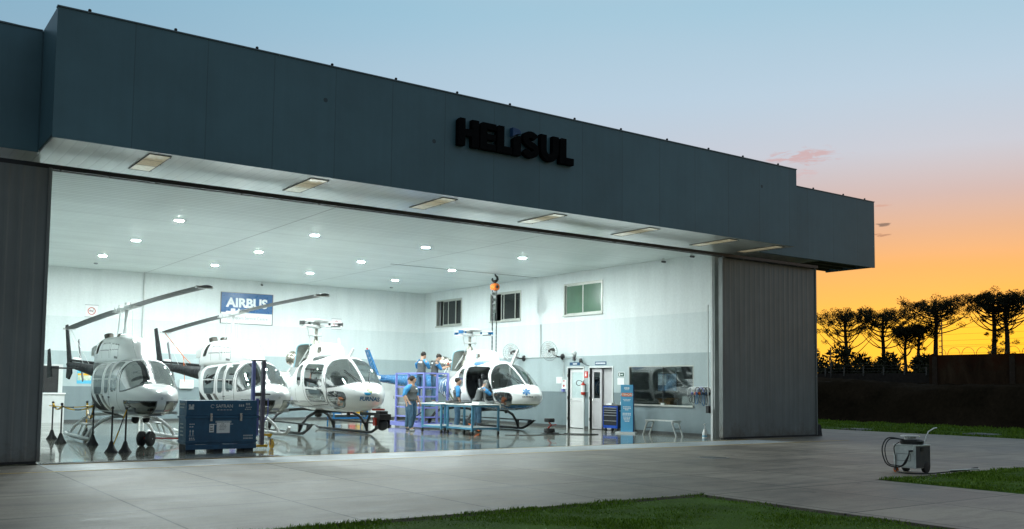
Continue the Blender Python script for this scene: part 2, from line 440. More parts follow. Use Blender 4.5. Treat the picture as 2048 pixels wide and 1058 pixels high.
def blade_mat(name, a, c):
    m, g, b = newmat(name); pos = g.n('ShaderNodeNewGeometry').outputs['Position']
    r = g.n('ShaderNodeNewGeometry').outputs['Random Per Island']
    n = g.m('ADD', g.m('MULTIPLY', r, .5), g.m('MULTIPLY', g.noise(pos, .9, 4), .5))
    g.put(b.inputs['Base Color'], g.ramp(n, [(.25, a), (.75, c)])); b.inputs['Roughness'].default_value = .6
    b.inputs['Specular IOR Level'].default_value = .25; return m
M_blade = blade_mat('grass_blade', (.065, .14, .006), (.19, .32, .022))
blades('grass', 70000, (2.5, GX0-.12, 4.2, GY-.12), .014, .036, M_blade)
blades('grass', 2500, (2.5, GX0-.02, GY-.16, GY-.02), .012, .04, M_blade)
blades('grass', 60000, (GX1+.12, 24, 5.2, GY-.12), .02, .045, M_blade, .009)
blades('grass', 1500, (GX1+.02, 24, GY-.16, GY-.02), .015, .05, M_blade, .009)
blades('grass', 40000, (30.8, 38.9, 14, 34), .03, .09, M_blade, .014)

# ------------------------------------------------------------------ the hangar
hangar = thing('hangar', 'wide dark fronted hangar with its doors slid open and a bright white inside', 'building')
def wall_paint():
    m, g, b = newmat('banded_wall_paint'); pos = g.n('ShaderNodeNewGeometry').outputs['Position']; px, py, pz = g.sep(pos)[:]
    z = g.m('ADD', pz, g.m('MULTIPLY', g.m('SUBTRACT', g.noise(pos, 2.0, 2), .5), .012))
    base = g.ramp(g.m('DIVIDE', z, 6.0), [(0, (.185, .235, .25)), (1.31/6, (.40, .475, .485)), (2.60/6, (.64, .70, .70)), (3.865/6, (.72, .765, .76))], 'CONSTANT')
    # trowelled plaster, faint vertical runs and scuffs near the floor
    tr = g.noise(g.comb(g.m('MULTIPLY', px, 3.0), g.m('MULTIPLY', py, 3.0), g.m('MULTIPLY', pz, .35)), 1.0, 5, .6)
    pl = g.noise(pos, 14, 4, .6)
    v = g.m('MULTIPLY', g.mapr(tr, .3, .7, .94, 1.04), g.mapr(pl, .3, .7, .96, 1.04))
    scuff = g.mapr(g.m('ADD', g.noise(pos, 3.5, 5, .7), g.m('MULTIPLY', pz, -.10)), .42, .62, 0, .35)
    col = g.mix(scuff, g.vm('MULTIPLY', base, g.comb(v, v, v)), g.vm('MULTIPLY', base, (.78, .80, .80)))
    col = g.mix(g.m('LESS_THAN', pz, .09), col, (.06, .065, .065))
    g.put(b.inputs['Base Color'], col); b.inputs['Roughness'].default_value = .55
    bn = g.n('ShaderNodeBump'); bn.inputs['Strength'].default_value = .12; bn.inputs['Distance'].default_value = .004
    g.put(bn.inputs['Height'], pl); g.put(b.inputs['Normal'], bn.outputs[0]); return m
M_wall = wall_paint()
def ribbed(name, col, axis, period, rough=.4, depth=.5, seam=None):
    """long narrow metal strips with a groove every period along one axis"""
    m, g, b = newmat(name); pos = g.n('ShaderNodeNewGeometry').outputs['Position']; c = g.sep(pos)[axis]
    q = g.m('ABSOLUTE', g.m('SUBTRACT', g.m('MODULO', g.m('ADD', c, 400*period), period), period/2))
    gr = g.mapr(q, period*.40, period*.485, 0, 1)
    idx = g.m('FLOOR', g.m('DIVIDE', g.m('ADD', c, 400*period+0), period))
    wn = g.n('ShaderNodeTexWhiteNoise', noise_dimensions='1D'); g.put(wn.inputs['W'], idx)
    v = g.m('MULTIPLY', g.mapr(wn.outputs['Value'], 0, 1, .95, 1.03), g.mapr(g.noise(pos, .7, 4), .3, .7, .95, 1.04))
    colr = g.vm('MULTIPLY', g.comb(v, v, v), tuple(col))
    colr = g.mix(g.m('MULTIPLY', gr, depth), colr, tuple(x*.35 for x in col))
    if seam is not None:
        for ax2, off in seam:
            s_ = g.m('LESS_THAN', g.m('ABSOLUTE', g.m('SUBTRACT', g.sep(pos)[ax2], off)), .02)
            colr = g.mix(g.m('MULTIPLY', s_, .5), colr, (.15, .16, .16))
    g.put(b.inputs['Base Color'], colr); b.inputs['Roughness'].default_value = rough
    bn = g.n('ShaderNodeBump'); bn.inputs['Strength'].default_value = .5; bn.inputs['Distance'].default_value = .006
    g.put(bn.inputs['Height'], g.m('SUBTRACT', 1.0, gr)); g.put(b.inputs['Normal'], bn.outputs[0]); return m
M_ceil = ribbed('ceiling_strip', (.80, .87, .86), 1, .20, .42, .62, [(0, 9.44), (0, 15.74)])
M_soff = ribbed('soffit_board', (.84, .86, .83), 0, .20, .24, .28)
M_soff.node_tree.nodes['Principled BSDF'].inputs['Coat Weight'].default_value = 1.0
M_soff.node_tree.nodes['Principled BSDF'].inputs['Coat Roughness'].default_value = .28
M_soff.node_tree.nodes['Principled BSDF'].inputs['Coat IOR'].default_value = 2.3
def fascia_mat():
    m, g, b = newmat('fascia_panel'); pos = g.n('ShaderNodeNewGeometry').outputs['Position']; px, py, pz = g.sep(pos)[:]
    per = 1.303
    q = g.m('ABSOLUTE', g.m('SUBTRACT', g.m('MODULO', g.m('ADD', px, 400*per-9.28+per/2), per), per/2))
    seam = g.m('LESS_THAN', q, .010)
    idx = g.m('FLOOR', g.m('DIVIDE', g.m('ADD', px, 400*per-9.28), per))
    wn = g.n('ShaderNodeTexWhiteNoise', noise_dimensions='1D'); g.put(wn.inputs['W'], idx)
    n = g.noise(pos, .6, 5, .6); v = g.m('MULTIPLY', g.mapr(wn.outputs['Value'], 0, 1, .95, 1.04), g.mapr(n, .3, .7, .88, 1.12))
    run = g.noise(g.comb(g.m('MULTIPLY', px, 5.0), 0.0, g.m('MULTIPLY', pz, .35)), 1, 4, .6)
    v = g.m('MULTIPLY', v, g.mapr(run, .35, .7, 1.03, .95))
    col = g.vm('MULTIPLY', g.comb(v, v, v), (.085, .180, .220))
    vo = g.n('ShaderNodeTexVoronoi'); vo.inputs['Scale'].default_value = .9; g.put(vo.inputs['Vector'], g.comb(px, 0.0, pz))
    spot = g.m('LESS_THAN', vo.outputs['Distance'], .045)
    col = g.mix(g.m('MULTIPLY', spot, .7), col, (.012, .014, .016)); col = g.mix(g.m('MULTIPLY', seam, .28), col, (.015, .02, .025))
    g.put(b.inputs['Base Color'], col); b.inputs['Roughness'].default_value = .42
    bn = g.n('ShaderNodeBump'); bn.inputs['Strength'].default_value = .25; bn.inputs['Distance'].default_value = .03
    g.put(bn.inputs['Height'], g.m('ADD', g.noise(pos, .9, 2), g.m('MULTIPLY', seam, -.4))); g.put(b.inputs['Normal'], bn.outputs[0]); return m
M_fasc = fascia_mat()

def hole_wall(name, mat, parent, f, us, vs_, holes, thick, lining=None):
    """a wall in (u, v) with openings; f(u, v, w) -> point, w = 0 front .. thick back"""
    U = sorted(set([us[0], us[1]]+[x for h in holes for x in h[:2]])); V = sorted(set([vs_[0], vs_[1]]+[x for h in holes for x in h[2:]]))
    nu, nv = len(U)-1, len(V)-1
    solid = [[not any(h[0] <= (U[i]+U[i+1])/2 <= h[1] and h[2] <= (V[j]+V[j+1])/2 <= h[3] for h in holes) for j in range(nv)] for i in range(nu)]
    b = MB(); P = {}
    def p(i, j, k):
        if (i, j, k) not in P: P[i, j, k] = b.b.verts.new(f(U[i], V[j], thick if k else 0.0))
        return P[i, j, k]
    for i in range(nu):
        for j in range(nv):
            if not solid[i][j]: continue
            for k in (0, 1): b.b.faces.new((p(i, j, k), p(i+1, j, k), p(i+1, j+1, k), p(i, j+1, k)))
            for di, dj, e in ((-1, 0, ((i, j), (i, j+1))), (1, 0, ((i+1, j), (i+1, j+1))), (0, -1, ((i, j), (i+1, j))), (0, 1, ((i, j+1), (i+1, j+1)))):
                a, c = i+di, j+dj
                if not (0 <= a < nu and 0 <= c < nv) or not solid[a][c]:
                    b.b.faces.new((p(*e[0], 0), p(*e[1], 0), p(*e[1], 1), p(*e[0], 1)))
    return b.build(name, mat, parent)
XW, YB, ZC = 21.8, 37.5, 5.68
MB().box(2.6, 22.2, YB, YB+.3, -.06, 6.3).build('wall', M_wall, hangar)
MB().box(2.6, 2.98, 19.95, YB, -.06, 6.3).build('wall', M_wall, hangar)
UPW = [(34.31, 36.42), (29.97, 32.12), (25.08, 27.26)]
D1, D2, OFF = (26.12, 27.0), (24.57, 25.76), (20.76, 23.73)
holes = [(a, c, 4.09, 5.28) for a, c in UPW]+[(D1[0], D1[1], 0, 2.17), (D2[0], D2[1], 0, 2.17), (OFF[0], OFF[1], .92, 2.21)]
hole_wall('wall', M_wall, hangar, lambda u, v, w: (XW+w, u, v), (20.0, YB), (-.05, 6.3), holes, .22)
MB().box(2.98, XW-.001, 19.95, YB, ZC, ZC+.08).build('ceiling', M_ceil, hangar)
MB().box(15.4, XW-.05, 28.855, 28.905, ZC-.018, ZC-.013).build('hoist_rail', M_blackp, hangar)
b = MB()
b.box(2.80, 22.63, 17.49, 19.94, ZC-.02, ZC+.02); b.build('soffit', M_soff, hangar)
MB().box(-12, 2.795, 18.84, 19.94, ZC-.02, ZC+.02).build('soffit', M_soff, hangar)
MB().box(22.635, 25.75, 18.84, 19.94, ZC-.02, ZC+.02).build('soffit', M_soff, hangar)
MB().box(2.78, 22.65, 17.46, 20.7, ZC+.021, 7.93).box(2.78, 22.65, 17.46, 17.485, ZC-.03, ZC+.02).build('fascia', M_fasc, hangar)
MB().box(-12, 2.776, 18.81, 20.7, ZC+.021, 7.90).box(-12, 2.776, 18.81, 18.835, ZC-.03, ZC+.02).build('fascia', M_fasc, hangar)
MB().box(22.654, 28.5, 18.78, 18.86, ZC-.04, 7.89).box(28.42, 28.5, 18.861, 20.7, ZC-.03, 7.89).box(22.654, 28.415, 18.861, 20.7, ZC+.5, 7.88).build('fascia', M_fasc, hangar)
b = MB()                                    # open steelwork under the far end
for y in (19.05, 19.5, 20.0, 20.55): b.box(25.76, 28.4, y, y+.10, ZC-.0, ZC+.14)
for x in (26.3, 27.1, 27.9): b.box(x, x+.08, 18.9, 20.6, ZC+.145, ZC+.22)
b.build('roof_beam', paint('brown_steel', (.10, .085, .06), .6, .2, .2), hangar)
b = MB()                                    # flashing
b.box(2.77, 22.66, 17.44, 17.56, 7.932, 7.955); b.build('roof_flashing', paint('flashing', (.13, .17, .19), .35, .3), hangar)
MB().box(22.665, 28.52, 18.76, 18.87, 7.892, 7.912).build('roof_flashing', MATS['flashing'], hangar)
MB().box(-12, 2.765, 18.79, 18.9, 7.902, 7.922).build('roof_flashing', MATS['flashing'], hangar)
MB().box(2.4, 26.0, 20.72, YB+.32, 6.32, 6.5).build('roof', M_grey, hangar)
# lightning rods along the eaves
for i, x in enumerate([3.3, 4.78, 6.33, 7.91, 9.38, 10.92, 12.36, 14.29, 15.8, 17.42, 18.99, 20.38, 21.9]):
    MB().cyl((x, 17.52, 7.955), (x, 17.52, 7.985), .012, n=6).ball((x, 17.52, 8.0), .032, 8).build('lightning_rod', M_black, hangar, True)
for x in (23.7, 25.3, 26.88, 28.07, 1.2, -.5):
    MB().cyl((x, 18.85, 7.912), (x, 18.85, 7.945), .012, n=6).ball((x, 18.85, 7.96), .032, 8).build('lightning_rod', M_black, hangar, True)
b = MB(); pts = []
for i in range(130):
    x = 2.9+i*.152; pts.append((x, 17.54, 7.962+.018*abs(math.sin(i*.36))))
b.tube(pts, .006, 5)
b.tube([(22.8+i*.15, 18.86, 7.922+.015*abs(math.sin(i*.4))) for i in range(38)], .006, 5)
b.tube([(2.6-i*.15, 18.86, 7.93+.02*abs(math.sin(i*.4))) for i in range(40)], .006, 5)
b.build('lightning_cable', M_black, hangar)
# door track with hanger pins
b = MB(); b.box(-9, 25.7, 19.0, 19.06, 5.415, 5.50); b.box(-9, 25.7, 19.26, 19.34, 5.44, 5.50)
b.build('door_track', M_blackp, hangar)
b = MB()
for i in range(40): b.box(-8+i*.86, -7.96+i*.86, 19.02, 19.05, 5.385, 5.413)
b.build('track_hanger', M_dsteel, hangar)
# sliding doors: folded sheet metal
def door_mat():
    m, g, b = newmat('door_sheet'); pos = g.n('ShaderNodeNewGeometry').outputs['Position']; px, py, pz = g.sep(pos)[:]
    n = g.noise(g.comb(g.m('MULTIPLY', px, 4), g.m('MULTIPLY', py, 4), g.m('MULTIPLY', pz, .3)), 1.2, 5, .6)
    v = g.m('MULTIPLY', g.mapr(n, .3, .7, .86, 1.1), g.mapr(g.noise(pos, 1.1, 4), .3, .7, .92, 1.08))
    col = g.vm('MULTIPLY', g.comb(v, v, v), (.195, .215, .212))
    rust = g.mapr(g.m('ADD', g.noise(pos, 3.2, 5, .7), g.m('MULTIPLY', pz, -.55)), .28, .62, 0, .6)
    col = g.mix(rust, col, (.10, .07, .045))
    g.put(b.inputs['Base Color'], col); b.inputs['Roughness'].default_value = .45; b.inputs['Metallic'].default_value = .15; return m
M_door = door_mat()
def sliding_door(x0, x1, y):
    b = MB(); pts = []; x = x0+.06; k = 0
    while x < x1-.30:
        pts += [(x, y), (x+.04, y-.007), (x+.085, y-.007), (x+.115, y)]; x += .23
    pts.append((x1-.06, y))
    vs = [(b.b.verts.new((px, py, .05)), b.b.verts.new((px, py, 5.40))) for px, py in pts]
    for (a, c), (d, e) in zip(vs, vs[1:]): b.b.faces.new((a, d, e, c))
    b.box(x0+.06, x1-.06, y+.02, y+.10, .05, 5.40)
    o = b.build('sliding_door', M_door, hangar)
    f = MB(); f.box(x0, x0+.058, y-.03, y+.12, .035, 5.41)
    f.build('door_frame', M_door, o)
    MB().box(x1-.058, x1, y-.03, y+.12, .035, 5.41).build('door_frame', M_door, o)
    MB().box(x0+.06, x1-.06, y-.035, y+.11, .006, .048).build('door_seal', M_black, o)
sliding_door(-5.4, 3.04, 18.92); sliding_door(21.36, 25.84, 19.20)
# steel jamb where the side wall meets the opening
MB().box(21.79, 22.3, 19.86, 19.998, 0, 5.66).box(21.70, 21.785, 19.88, 19.96, 0, 5.64).build('door_jamb', M_lgrey, hangar)
MB().cyl((21.73, 19.83, .85), (21.73, 19.83, 5.5), .022, n=8).build('conduit', M_lgrey, hangar, True)
# rooms behind the side wall
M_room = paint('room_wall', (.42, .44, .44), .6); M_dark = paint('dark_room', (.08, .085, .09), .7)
MB().box(22.025, 25.6, 20.0, 20.15, 0, 6.3).build('annex_wall', M_room, hangar)
MB().box(25.5, 25.6, 20.16, YB, 0, 6.3).build('annex_wall', M_room, hangar)
MB().box(22.03, 25.49, 20.16, YB, 2.85, 3.0).build('annex_floor', M_room, hangar)
MB().box(22.03, 25.49, 23.95, 24.07, 0.0, 2.84).box(22.03, 25.49, 27.4, 27.5, 0, 2.84).build('annex_wall', M_room, hangar)
MB().box(24.2, 24.3, 20.16, 23.94, 0.0, 2.84).build('annex_wall', paint('office_wall', (.50, .53, .54), .6), hangar)
MB().box(23.3, 23.4, 24.08, 27.39, 0.0, 2.84).build('annex_wall', M_lgrey, hangar)
MB().box(23.6, 23.7, 20.16, YB-.01, 3.01, 6.29).build('annex_wall', M_dark, hangar)
MB().box(22.03, 25.49, YB, YB+.1, .0, 6.3).build('annex_wall', M_room, hangar)
MB().box(22.03, 25.49, 33.2, 33.3, 3.01, 6.29).box(22.03, 25.49, 28.3, 28.4, 3.01, 6.29).build('annex_wall', M_dark, hangar)
MB().box(22.03, 25.49, 20.16, YB, .001, .012).build('annex_floor', M_grey, hangar)

M_wframe = paint('window_frame', (.48, .49, .45), .4, .5)
M_gd = glass('dark_glass', (.16, .19, .20), .10); M_gg = glass('green_glass', (.10, .22, .14), .09); M_gl = glass('clear_glass', (.62, .66, .66), .14)
def upper_window(y0, y1, z0, z1, sashes, mg):
    """sashes: list of (ya, yb, layer)"""
    f = MB(); t = .05; x0, x1 = XW-.03, XW+.10
    f.box(x0, x1, y0, y0+t, z0, z1); f.box(x0, x1, y1-t, y1, z0, z1); f.box(x0, x1, y0+t, y1-t, z0, z0+t); f.box(x0, x1, y0+t, y1-t, z1-t, z1)
    o = f.build('window', M_wframe, hangar)
    MB().box(XW-.07, XW-.032, y0-.02, y1+.02, z0-.02, z0+.03).build('sill', M_wframe, o)
    for ya, yb, l in sashes:
        xa = XW+.0+.035*l; s = MB(); q = .045
        s.box(xa, xa+.03, ya, ya+q, z0+t+.002, z1-t-.002); s.box(xa, xa+.03, yb-q, yb, z0+t+.002, z1-t-.002)
        s.box(xa, xa+.03, ya+q, yb-q, z0+t+.002, z0+t+q); s.box(xa, xa+.03, ya+q, yb-q, z1-t-q, z1-t-.002)
        so_ = s.build('sash', M_wframe, o)
        MB().box(xa+.011, xa+.018, ya+q, yb-q, z0+t+q, z1-t-q).build('pane', mg, so_)
a, c = UPW[0]; upper_window(a, c, 4.09, 5.28, [(a+.06, a+.75, 1), (a+.5, a+1.15, 0), (a+1.0, a+1.62, 1)], M_gd)
a, c = UPW[1]; upper_window(a, c, 4.09, 5.28, [(a+.06, a+.62, 1), (a+.4, a+1.22, 0), (a+1.05, a+1.45, 1)], M_gd)
a, c = UPW[2]; upper_window(a, c, 4.09, 5.28, [(a+.06, a+1.13, 0), (a+1.09, c-.06, 1)], paint('green_film', (.085, .17, .11), .15, var=.12, vscale=1.5, coat=.3))
# office window
a, c = OFF
f = MB(); f.box(XW-.01, XW+.1, a, a+.03, .92, 2.21); f.box(XW-.01, XW+.1, c-.03, c, .92, 2.21); f.box(XW-.01, XW+.1, a+.03, c-.03, 2.18, 2.21); f.box(XW-.05, XW+.25, a-.01, c+.01, .89, .945)
ow = f.build('window', M_wframe, hangar)
MB().box(XW+.03, XW+.045, a+.03, c-.03, .946, 2.18).build('pane', glass('office_glass', (.80, .83, .83), .12), ow)
MB().box(XW+.0, XW+.02, a+1.35, a+1.365, .946, 2.18).build('mullion', M_dsteel, ow)
MB().box(XW-.035, XW+.028, a+1.29, a+1.42, .946, 1.0).build('latch', M_lgrey, ow)
# doors in the side wall
def inner_door(y0, y1, leaf_y0, leaf_y1, x, pane_mat, name_mat):
    f = MB(); f.box(XW-.02, XW+.12, y0-.06, y0, 0, 2.23); f.box(XW-.02, XW+.12, y1, y1+.06, 0, 2.23); f.box(XW-.02, XW+.12, y0, y1, 2.17, 2.23)
    o = f.build('door', M_lgrey, hangar)
    l = MB(); q = .10
    l.box(x, x+.04, leaf_y0, leaf_y0+q, .02, 2.14); l.box(x, x+.04, leaf_y1-q, leaf_y1, .02, 2.14)
    for za, zb in ((.02, .12), (.98, 1.10), (2.02, 2.14)): l.box(x, x+.04, leaf_y0+q, leaf_y1-q, za, zb)
    n = int((leaf_y1-leaf_y0-2*q)/.06); w = (leaf_y1-leaf_y0-2*q)/n
    for i in range(n): l.box(x+.012, x+.028, leaf_y0+q+i*w+.003, leaf_y0+q+(i+1)*w-.003, .121, .979)
    lo = l.build('door_leaf', name_mat, o)
    MB().box(x+.015, x+.022, leaf_y0+q, leaf_y1-q, 1.10, 2.02).build('pane', pane_mat, lo)
    h = MB(); h.cyl((x-.05, leaf_y1-.05, 1.04), (x-.05, leaf_y1-.16, 1.04), .012, n=8); h.cyl((x-.05, leaf_y1-.05, 1.04), (x, leaf_y1-.05, 1.04), .012, n=8); h.build('handle', M_steel, lo, True)
    k = MB()
    for z in (.3, 1.05, 1.85): k.box(XW-.028, XW-.021, y1-.02, y1+.02, z, z+.1)
    k.build('hinge', M_dsteel, o)
M_frost = paint('frosted_pane', (.55, .66, .66), .25, var=.03)
inner_door(D1[0], D1[1], D1[0]+.01, D1[1]-.05, XW+.06, M_frost, paint('white_door', (.78, .78, .77), .35, var=.03))
inner_door(D2[0], D2[1], D2[0]+.62, D2[1]-.04, XW+.06, M_gd, paint('pale_door', (.50, .48, .49), .4, var=.04))

MB().box(XW+.13, XW+.16, D2[0]+.002, D2[0]+.60, .02, 2.165).build('lit_room_panel', paint('lit_room_grey', (.46, .45, .46), .5), hangar)  # added pale panel, stands in for the lit room wall beyond the door
# recessed soffit lights, faintly glowing
M_pglass = paint('panel_glass', (.74, .72, .55), .12, coat=.5, var=.2, vscale=14)
M_pglass.node_tree.nodes['Principled BSDF'].inputs['Emission Color'].default_value = (1, .86, .55, 1)
M_pglass.node_tree.nodes['Principled BSDF'].inputs['Emission Strength'].default_value = .22
def soffit_light(x, y, lab):
    t = thing('soffit_light', lab, 'light fitting', (x, y, ZC-.02), group='light fittings in the soffit')
    w, l = .20, .76; f = MB()
    f.box(-w, -w+.016, -l, l, -.016, -.001); f.box(w-.016, w, -l, l, -.016, -.001); f.box(-w+.016, w-.016, -l, -l+.02, -.016, -.001); f.box(-w+.016, w-.016, l-.02, l, -.016, -.001)
    for yy in (-.25, .25): f.box(-w+.016, w-.016, yy-.004, yy+.004, -.016, -.0125)
    f.build('frame', paint('panel_frame', (.10, .10, .085), .5), t)
    MB().box(-w+.016, w-.016, -l+.02, l-.02, -.012, -.004).build('diffuser', M_pglass, t)
    c = MB()
    for sx in (-1, 1):
        for yy in (-l+.1, 0, l-.1): c.box(sx*w-.012, sx*w+.012, yy-.015, yy+.015, -.022, -.017)
    c.build('clip', M_blackp, t)
ordl = ['nearest the left sliding door', 'second from the left sliding door', 'third from the left, left of the sign letters', 'middle one of the row, under the sign letters',
        'third from the right end of the canopy', 'second from the right end of the canopy', 'at the right tip of the canopy']
for (x, y), lab in zip([(4.63, 18.42), (7.81, 18.5), (10.92, 18.5), (14.06, 18.5), (17.2, 18.5), (20.2, 18.45), (22.2, 18.45)], ordl):
    soffit_light(x, y, 'flat soffit light, '+lab)
# lit ceiling lamps
M_lamp = emis('lamp_glow', (.89, 1.0, .99), LAMP_POWER)
cols_ = ['left', 'second', 'third', 'right']; rows_ = ['front', 'middle', 'back']
for i, x in enumerate((7.0, 10.75, 14.36, 18.0)):
    for j, y in enumerate((24.7, 29.05, 33.35)):
        t = thing('ceiling_lamp', 'glowing round ceiling lamp, %s row, %s' % (rows_[j], ['leftmost', 'second from left', 'third from left', 'rightmost'][i]),
                  'ceiling lamp', (x, y, ZC), group='ceiling lamps')
        MB()._lathe((0, 0, 0), (0, 0, -1), [(.002, .18), (.012, .18), (.014, .115), (.002, .115)], 28).build('trim_ring', M_lgrey, t, True)
        MB()._lathe((0, 0, 0), (0, 0, -1), [(.002, .11), (.015, .11), (.017, .001)], 24).build('diffuser', M_lamp, t, True)

# small fixtures high on the ceiling
t = tag(MB()._lathe((7.25, 35.6, ZC), (0, 0, -1), [(.001, .07), (.04, .06), (.05, .02)], 12).build('smoke_detector', M_grey, None, True), 'small grey detector on the ceiling above the left rotor', 'detector')
t = tag(MB()._lathe((19.2, 35.9, ZC), (0, 0, -1), [(.001, .07), (.04, .06), (.05, .02)], 12).build('smoke_detector', M_grey, None, True), 'small grey detector on the ceiling near the far corner', 'detector')
def cam_dome(x, y, z, lab):
    t = thing('security_camera', lab, 'camera', (x, y, z)); MB().box(-.03, .03, -.03, .03, -.06, -.001).build('bracket', M_lgrey, t)
    MB().cyl((0, .05, -.10), (-.03, -.12, -.13), .035, n=10).build('housing', M_blackp, t, True)
    MB().cyl((-.031, -.122, -.131), (-.033, -.13, -.132), .025, n=10).build('lens', M_dsteel, t, True)
cam_dome(21.4, 20.45, ZC, 'small dark camera under the ceiling at the right jamb of the opening')
cam_dome(21.6, 21.9, ZC, 'small dark camera under the ceiling above the office window')
cam_dome(14.0, 37.35, ZC-.05, 'small camera above the blue wall sign')
# pipes on walls
tag(MB().cyl((9.4, YB-.04, 0), (9.4, YB-.04, ZC), .035, n=10).cyl((9.55, YB-.03, 0), (9.55, YB-.03, 2.3), .02, n=8).build('wall_pipe', M_lgrey, None, True), 'grey pipe running up the back wall behind the left rotor', 'pipe')
tag(MB().cyl((XW-.025, 28.66, 2.6), (XW-.025, 28.66, 3.85), .02, n=8).tube([(XW-.025, 31.2, 2.6), (XW-.025, 28.66, 2.6), (XW-.025, 27.3, 2.6)], .015, 8).build('wall_pipe', M_lgrey, None, True), 'thin grey conduit on the right wall between the two fans', 'pipe')

# ------------------------------------------------------------------ the name on the fascia
M_let = paint('black_letter', (.004, .005, .006), .9, spec=.08); M_letb = paint('blue_letter', (.02, .075, .20), .45)
sign = thing('name_sign', 'big black raised letters of the company name on the dark fascia', 'sign', (10.85, 17.46, 6.78))
LZ = .62; LD = .13
def letter(poly, mat=M_let):
    b = MB(); b.prism(poly, lambda a, c: (a, -LD, c), (0, LD-.001, 0)); return b.build('letter', mat, sign, bevel=.012)
def off(poly, dx): return [(x+dx, z) for x, z in poly]
s = .17
letter([(0, 0), (.19, 0), (.19, .23), (.36, .23), (.36, 0), (.55, 0), (.55, LZ), (.36, LZ), (.36, .39), (.19, .39), (.19, LZ), (.05, LZ), (0, LZ-.06)])
letter(off([(0, 0), (.43, 0), (.43, .15), (.19, .15), (.19, .235), (.42, .235), (.42, .375), (.19, .375), (.19, .47), (.44, .47), (.44, LZ), (.07, LZ), (0, LZ-.08)], .58))
letter(off([(0, 0), (.42, 0), (.42, .16), (.20, .16), (.20, LZ), (.05, LZ), (0, LZ-.06)], 1.04))
letter(off([(0, 0), (.22, 0), (.22, .47), (.12, .455), (0, .38)], 1.49))
letter(off([(-.02, .42), (.10, .49), (.23, .515), (.21, .58), (.15, .62), (-.02, .64)], 1.49), M_letb)
def ribbon(pts, w):
    L, R = [], []
    for i, p in enumerate(pts):
        a = Vector(pts[max(i-1, 0)]); c = Vector(pts[min(i+1, len(pts)-1)]); t = (c-a).normalized(); n = Vector((-t.y, t.x))
        L.append(tuple(Vector(p)+n*w/2)); R.append(tuple(Vector(p)-n*w/2))
    return L+R[::-1]
sp = []
for i in range(11): a_ = math.radians(15+i*25.5); sp.append((.255+.155*math.cos(a_), .455+.115*math.sin(a_)))
sp = [(.40, .47)]+[(.25+.155*math.cos(math.radians(a_)), .445+.105*math.sin(math.radians(a_))) for a_ in (40, 65, 90, 115, 140, 165, 190, 215, 240)]+\
     [(.25, .31)]+[(.25+.165*math.cos(math.radians(a_)), .19+.115*math.sin(math.radians(a_))) for a_ in (60, 35, 10, -15, -40, -65, -90, -115, -140)]+[(.085, .16)]
letter(off(ribbon(sp, .15), 1.74))
up = [(.095, LZ)]+[(.095, .5), (.095, .35)]+[(.275+.18*math.cos(math.radians(a_)), .26+.18*math.sin(math.radians(a_))) for a_ in (180, 200, 220, 245, 270, 295, 320, 340, 360)]+[(.455, .35), (.455, .5), (.455, LZ)]
letter(off(ribbon(up, .18), 2.27))
letter(off([(0, 0), (.43, 0), (.43, .17), (.20, .17), (.20, LZ), (.05, LZ), (0, LZ-.06)], 2.85))

# ------------------------------------------------------------------ bank, boundary wall, razor wire, trees
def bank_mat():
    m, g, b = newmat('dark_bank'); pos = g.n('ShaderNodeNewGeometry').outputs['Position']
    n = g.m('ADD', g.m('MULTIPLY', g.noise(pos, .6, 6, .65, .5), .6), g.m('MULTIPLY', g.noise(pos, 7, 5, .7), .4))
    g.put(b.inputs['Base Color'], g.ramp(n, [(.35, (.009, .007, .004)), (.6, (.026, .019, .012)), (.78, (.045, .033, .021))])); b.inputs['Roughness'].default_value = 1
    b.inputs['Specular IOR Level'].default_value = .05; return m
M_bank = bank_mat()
nx, ny = 24, 160; V = []; F = []
for i in range(nx+1):
    for j in range(ny+1):
        x = 38.8+i*.18; y = -5+j*.6
        s_ = min(1, i/8); z = -.05+1.75*(s_*s_*(3-2*s_))+ (.10*math.sin(y*.9+i)*s_+.08*math.sin(y*2.3+i*1.7)*s_)
        if y > 25: z += min(.35, (y-25)*.05)*s_
        V.append((x, y, z))
for i in range(nx):
    for j in range(ny): a_ = i*(ny+1)+j; F.append((a_, a_+ny+1, a_+ny+2, a_+1))
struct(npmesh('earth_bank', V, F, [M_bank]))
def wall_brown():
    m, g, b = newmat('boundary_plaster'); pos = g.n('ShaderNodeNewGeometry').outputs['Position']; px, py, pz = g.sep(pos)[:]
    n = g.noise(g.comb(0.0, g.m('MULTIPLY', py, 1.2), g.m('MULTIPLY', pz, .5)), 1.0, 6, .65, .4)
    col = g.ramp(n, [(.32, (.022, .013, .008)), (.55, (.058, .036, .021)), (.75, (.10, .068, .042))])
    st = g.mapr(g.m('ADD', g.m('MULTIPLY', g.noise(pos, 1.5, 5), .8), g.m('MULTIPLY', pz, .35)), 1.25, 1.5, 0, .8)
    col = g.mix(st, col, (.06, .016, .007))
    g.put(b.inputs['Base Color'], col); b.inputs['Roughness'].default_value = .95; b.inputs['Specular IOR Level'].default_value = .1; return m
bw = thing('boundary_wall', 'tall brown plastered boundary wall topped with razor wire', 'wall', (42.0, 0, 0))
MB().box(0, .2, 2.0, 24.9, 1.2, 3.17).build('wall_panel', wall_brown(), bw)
b = MB()
for y in (3.5, 7, 10.5, 14, 17.5, 21.0, 24.6): b.box(-.04, -.002, y-.12, y+.12, 1.2, 3.1)
b.build('buttress', MATS.setdefault('butt', paint('wall_buttress', (.04, .026, .016), .9)), bw)
MB().box(-.05, .25, 19.3, 20.3, 3.172, 3.42).build('coping_block', paint('coping', (.05, .03, .02), .9), bw)
b = MB()
for i in range(33):
    y = 24.4-i*.68
    b.tube([(.1, y+.30*math.cos(a_), 3.16+.34*math.sin(a_)) for a_ in np.linspace(0.05, PI-.05, 11)], .012, 4)
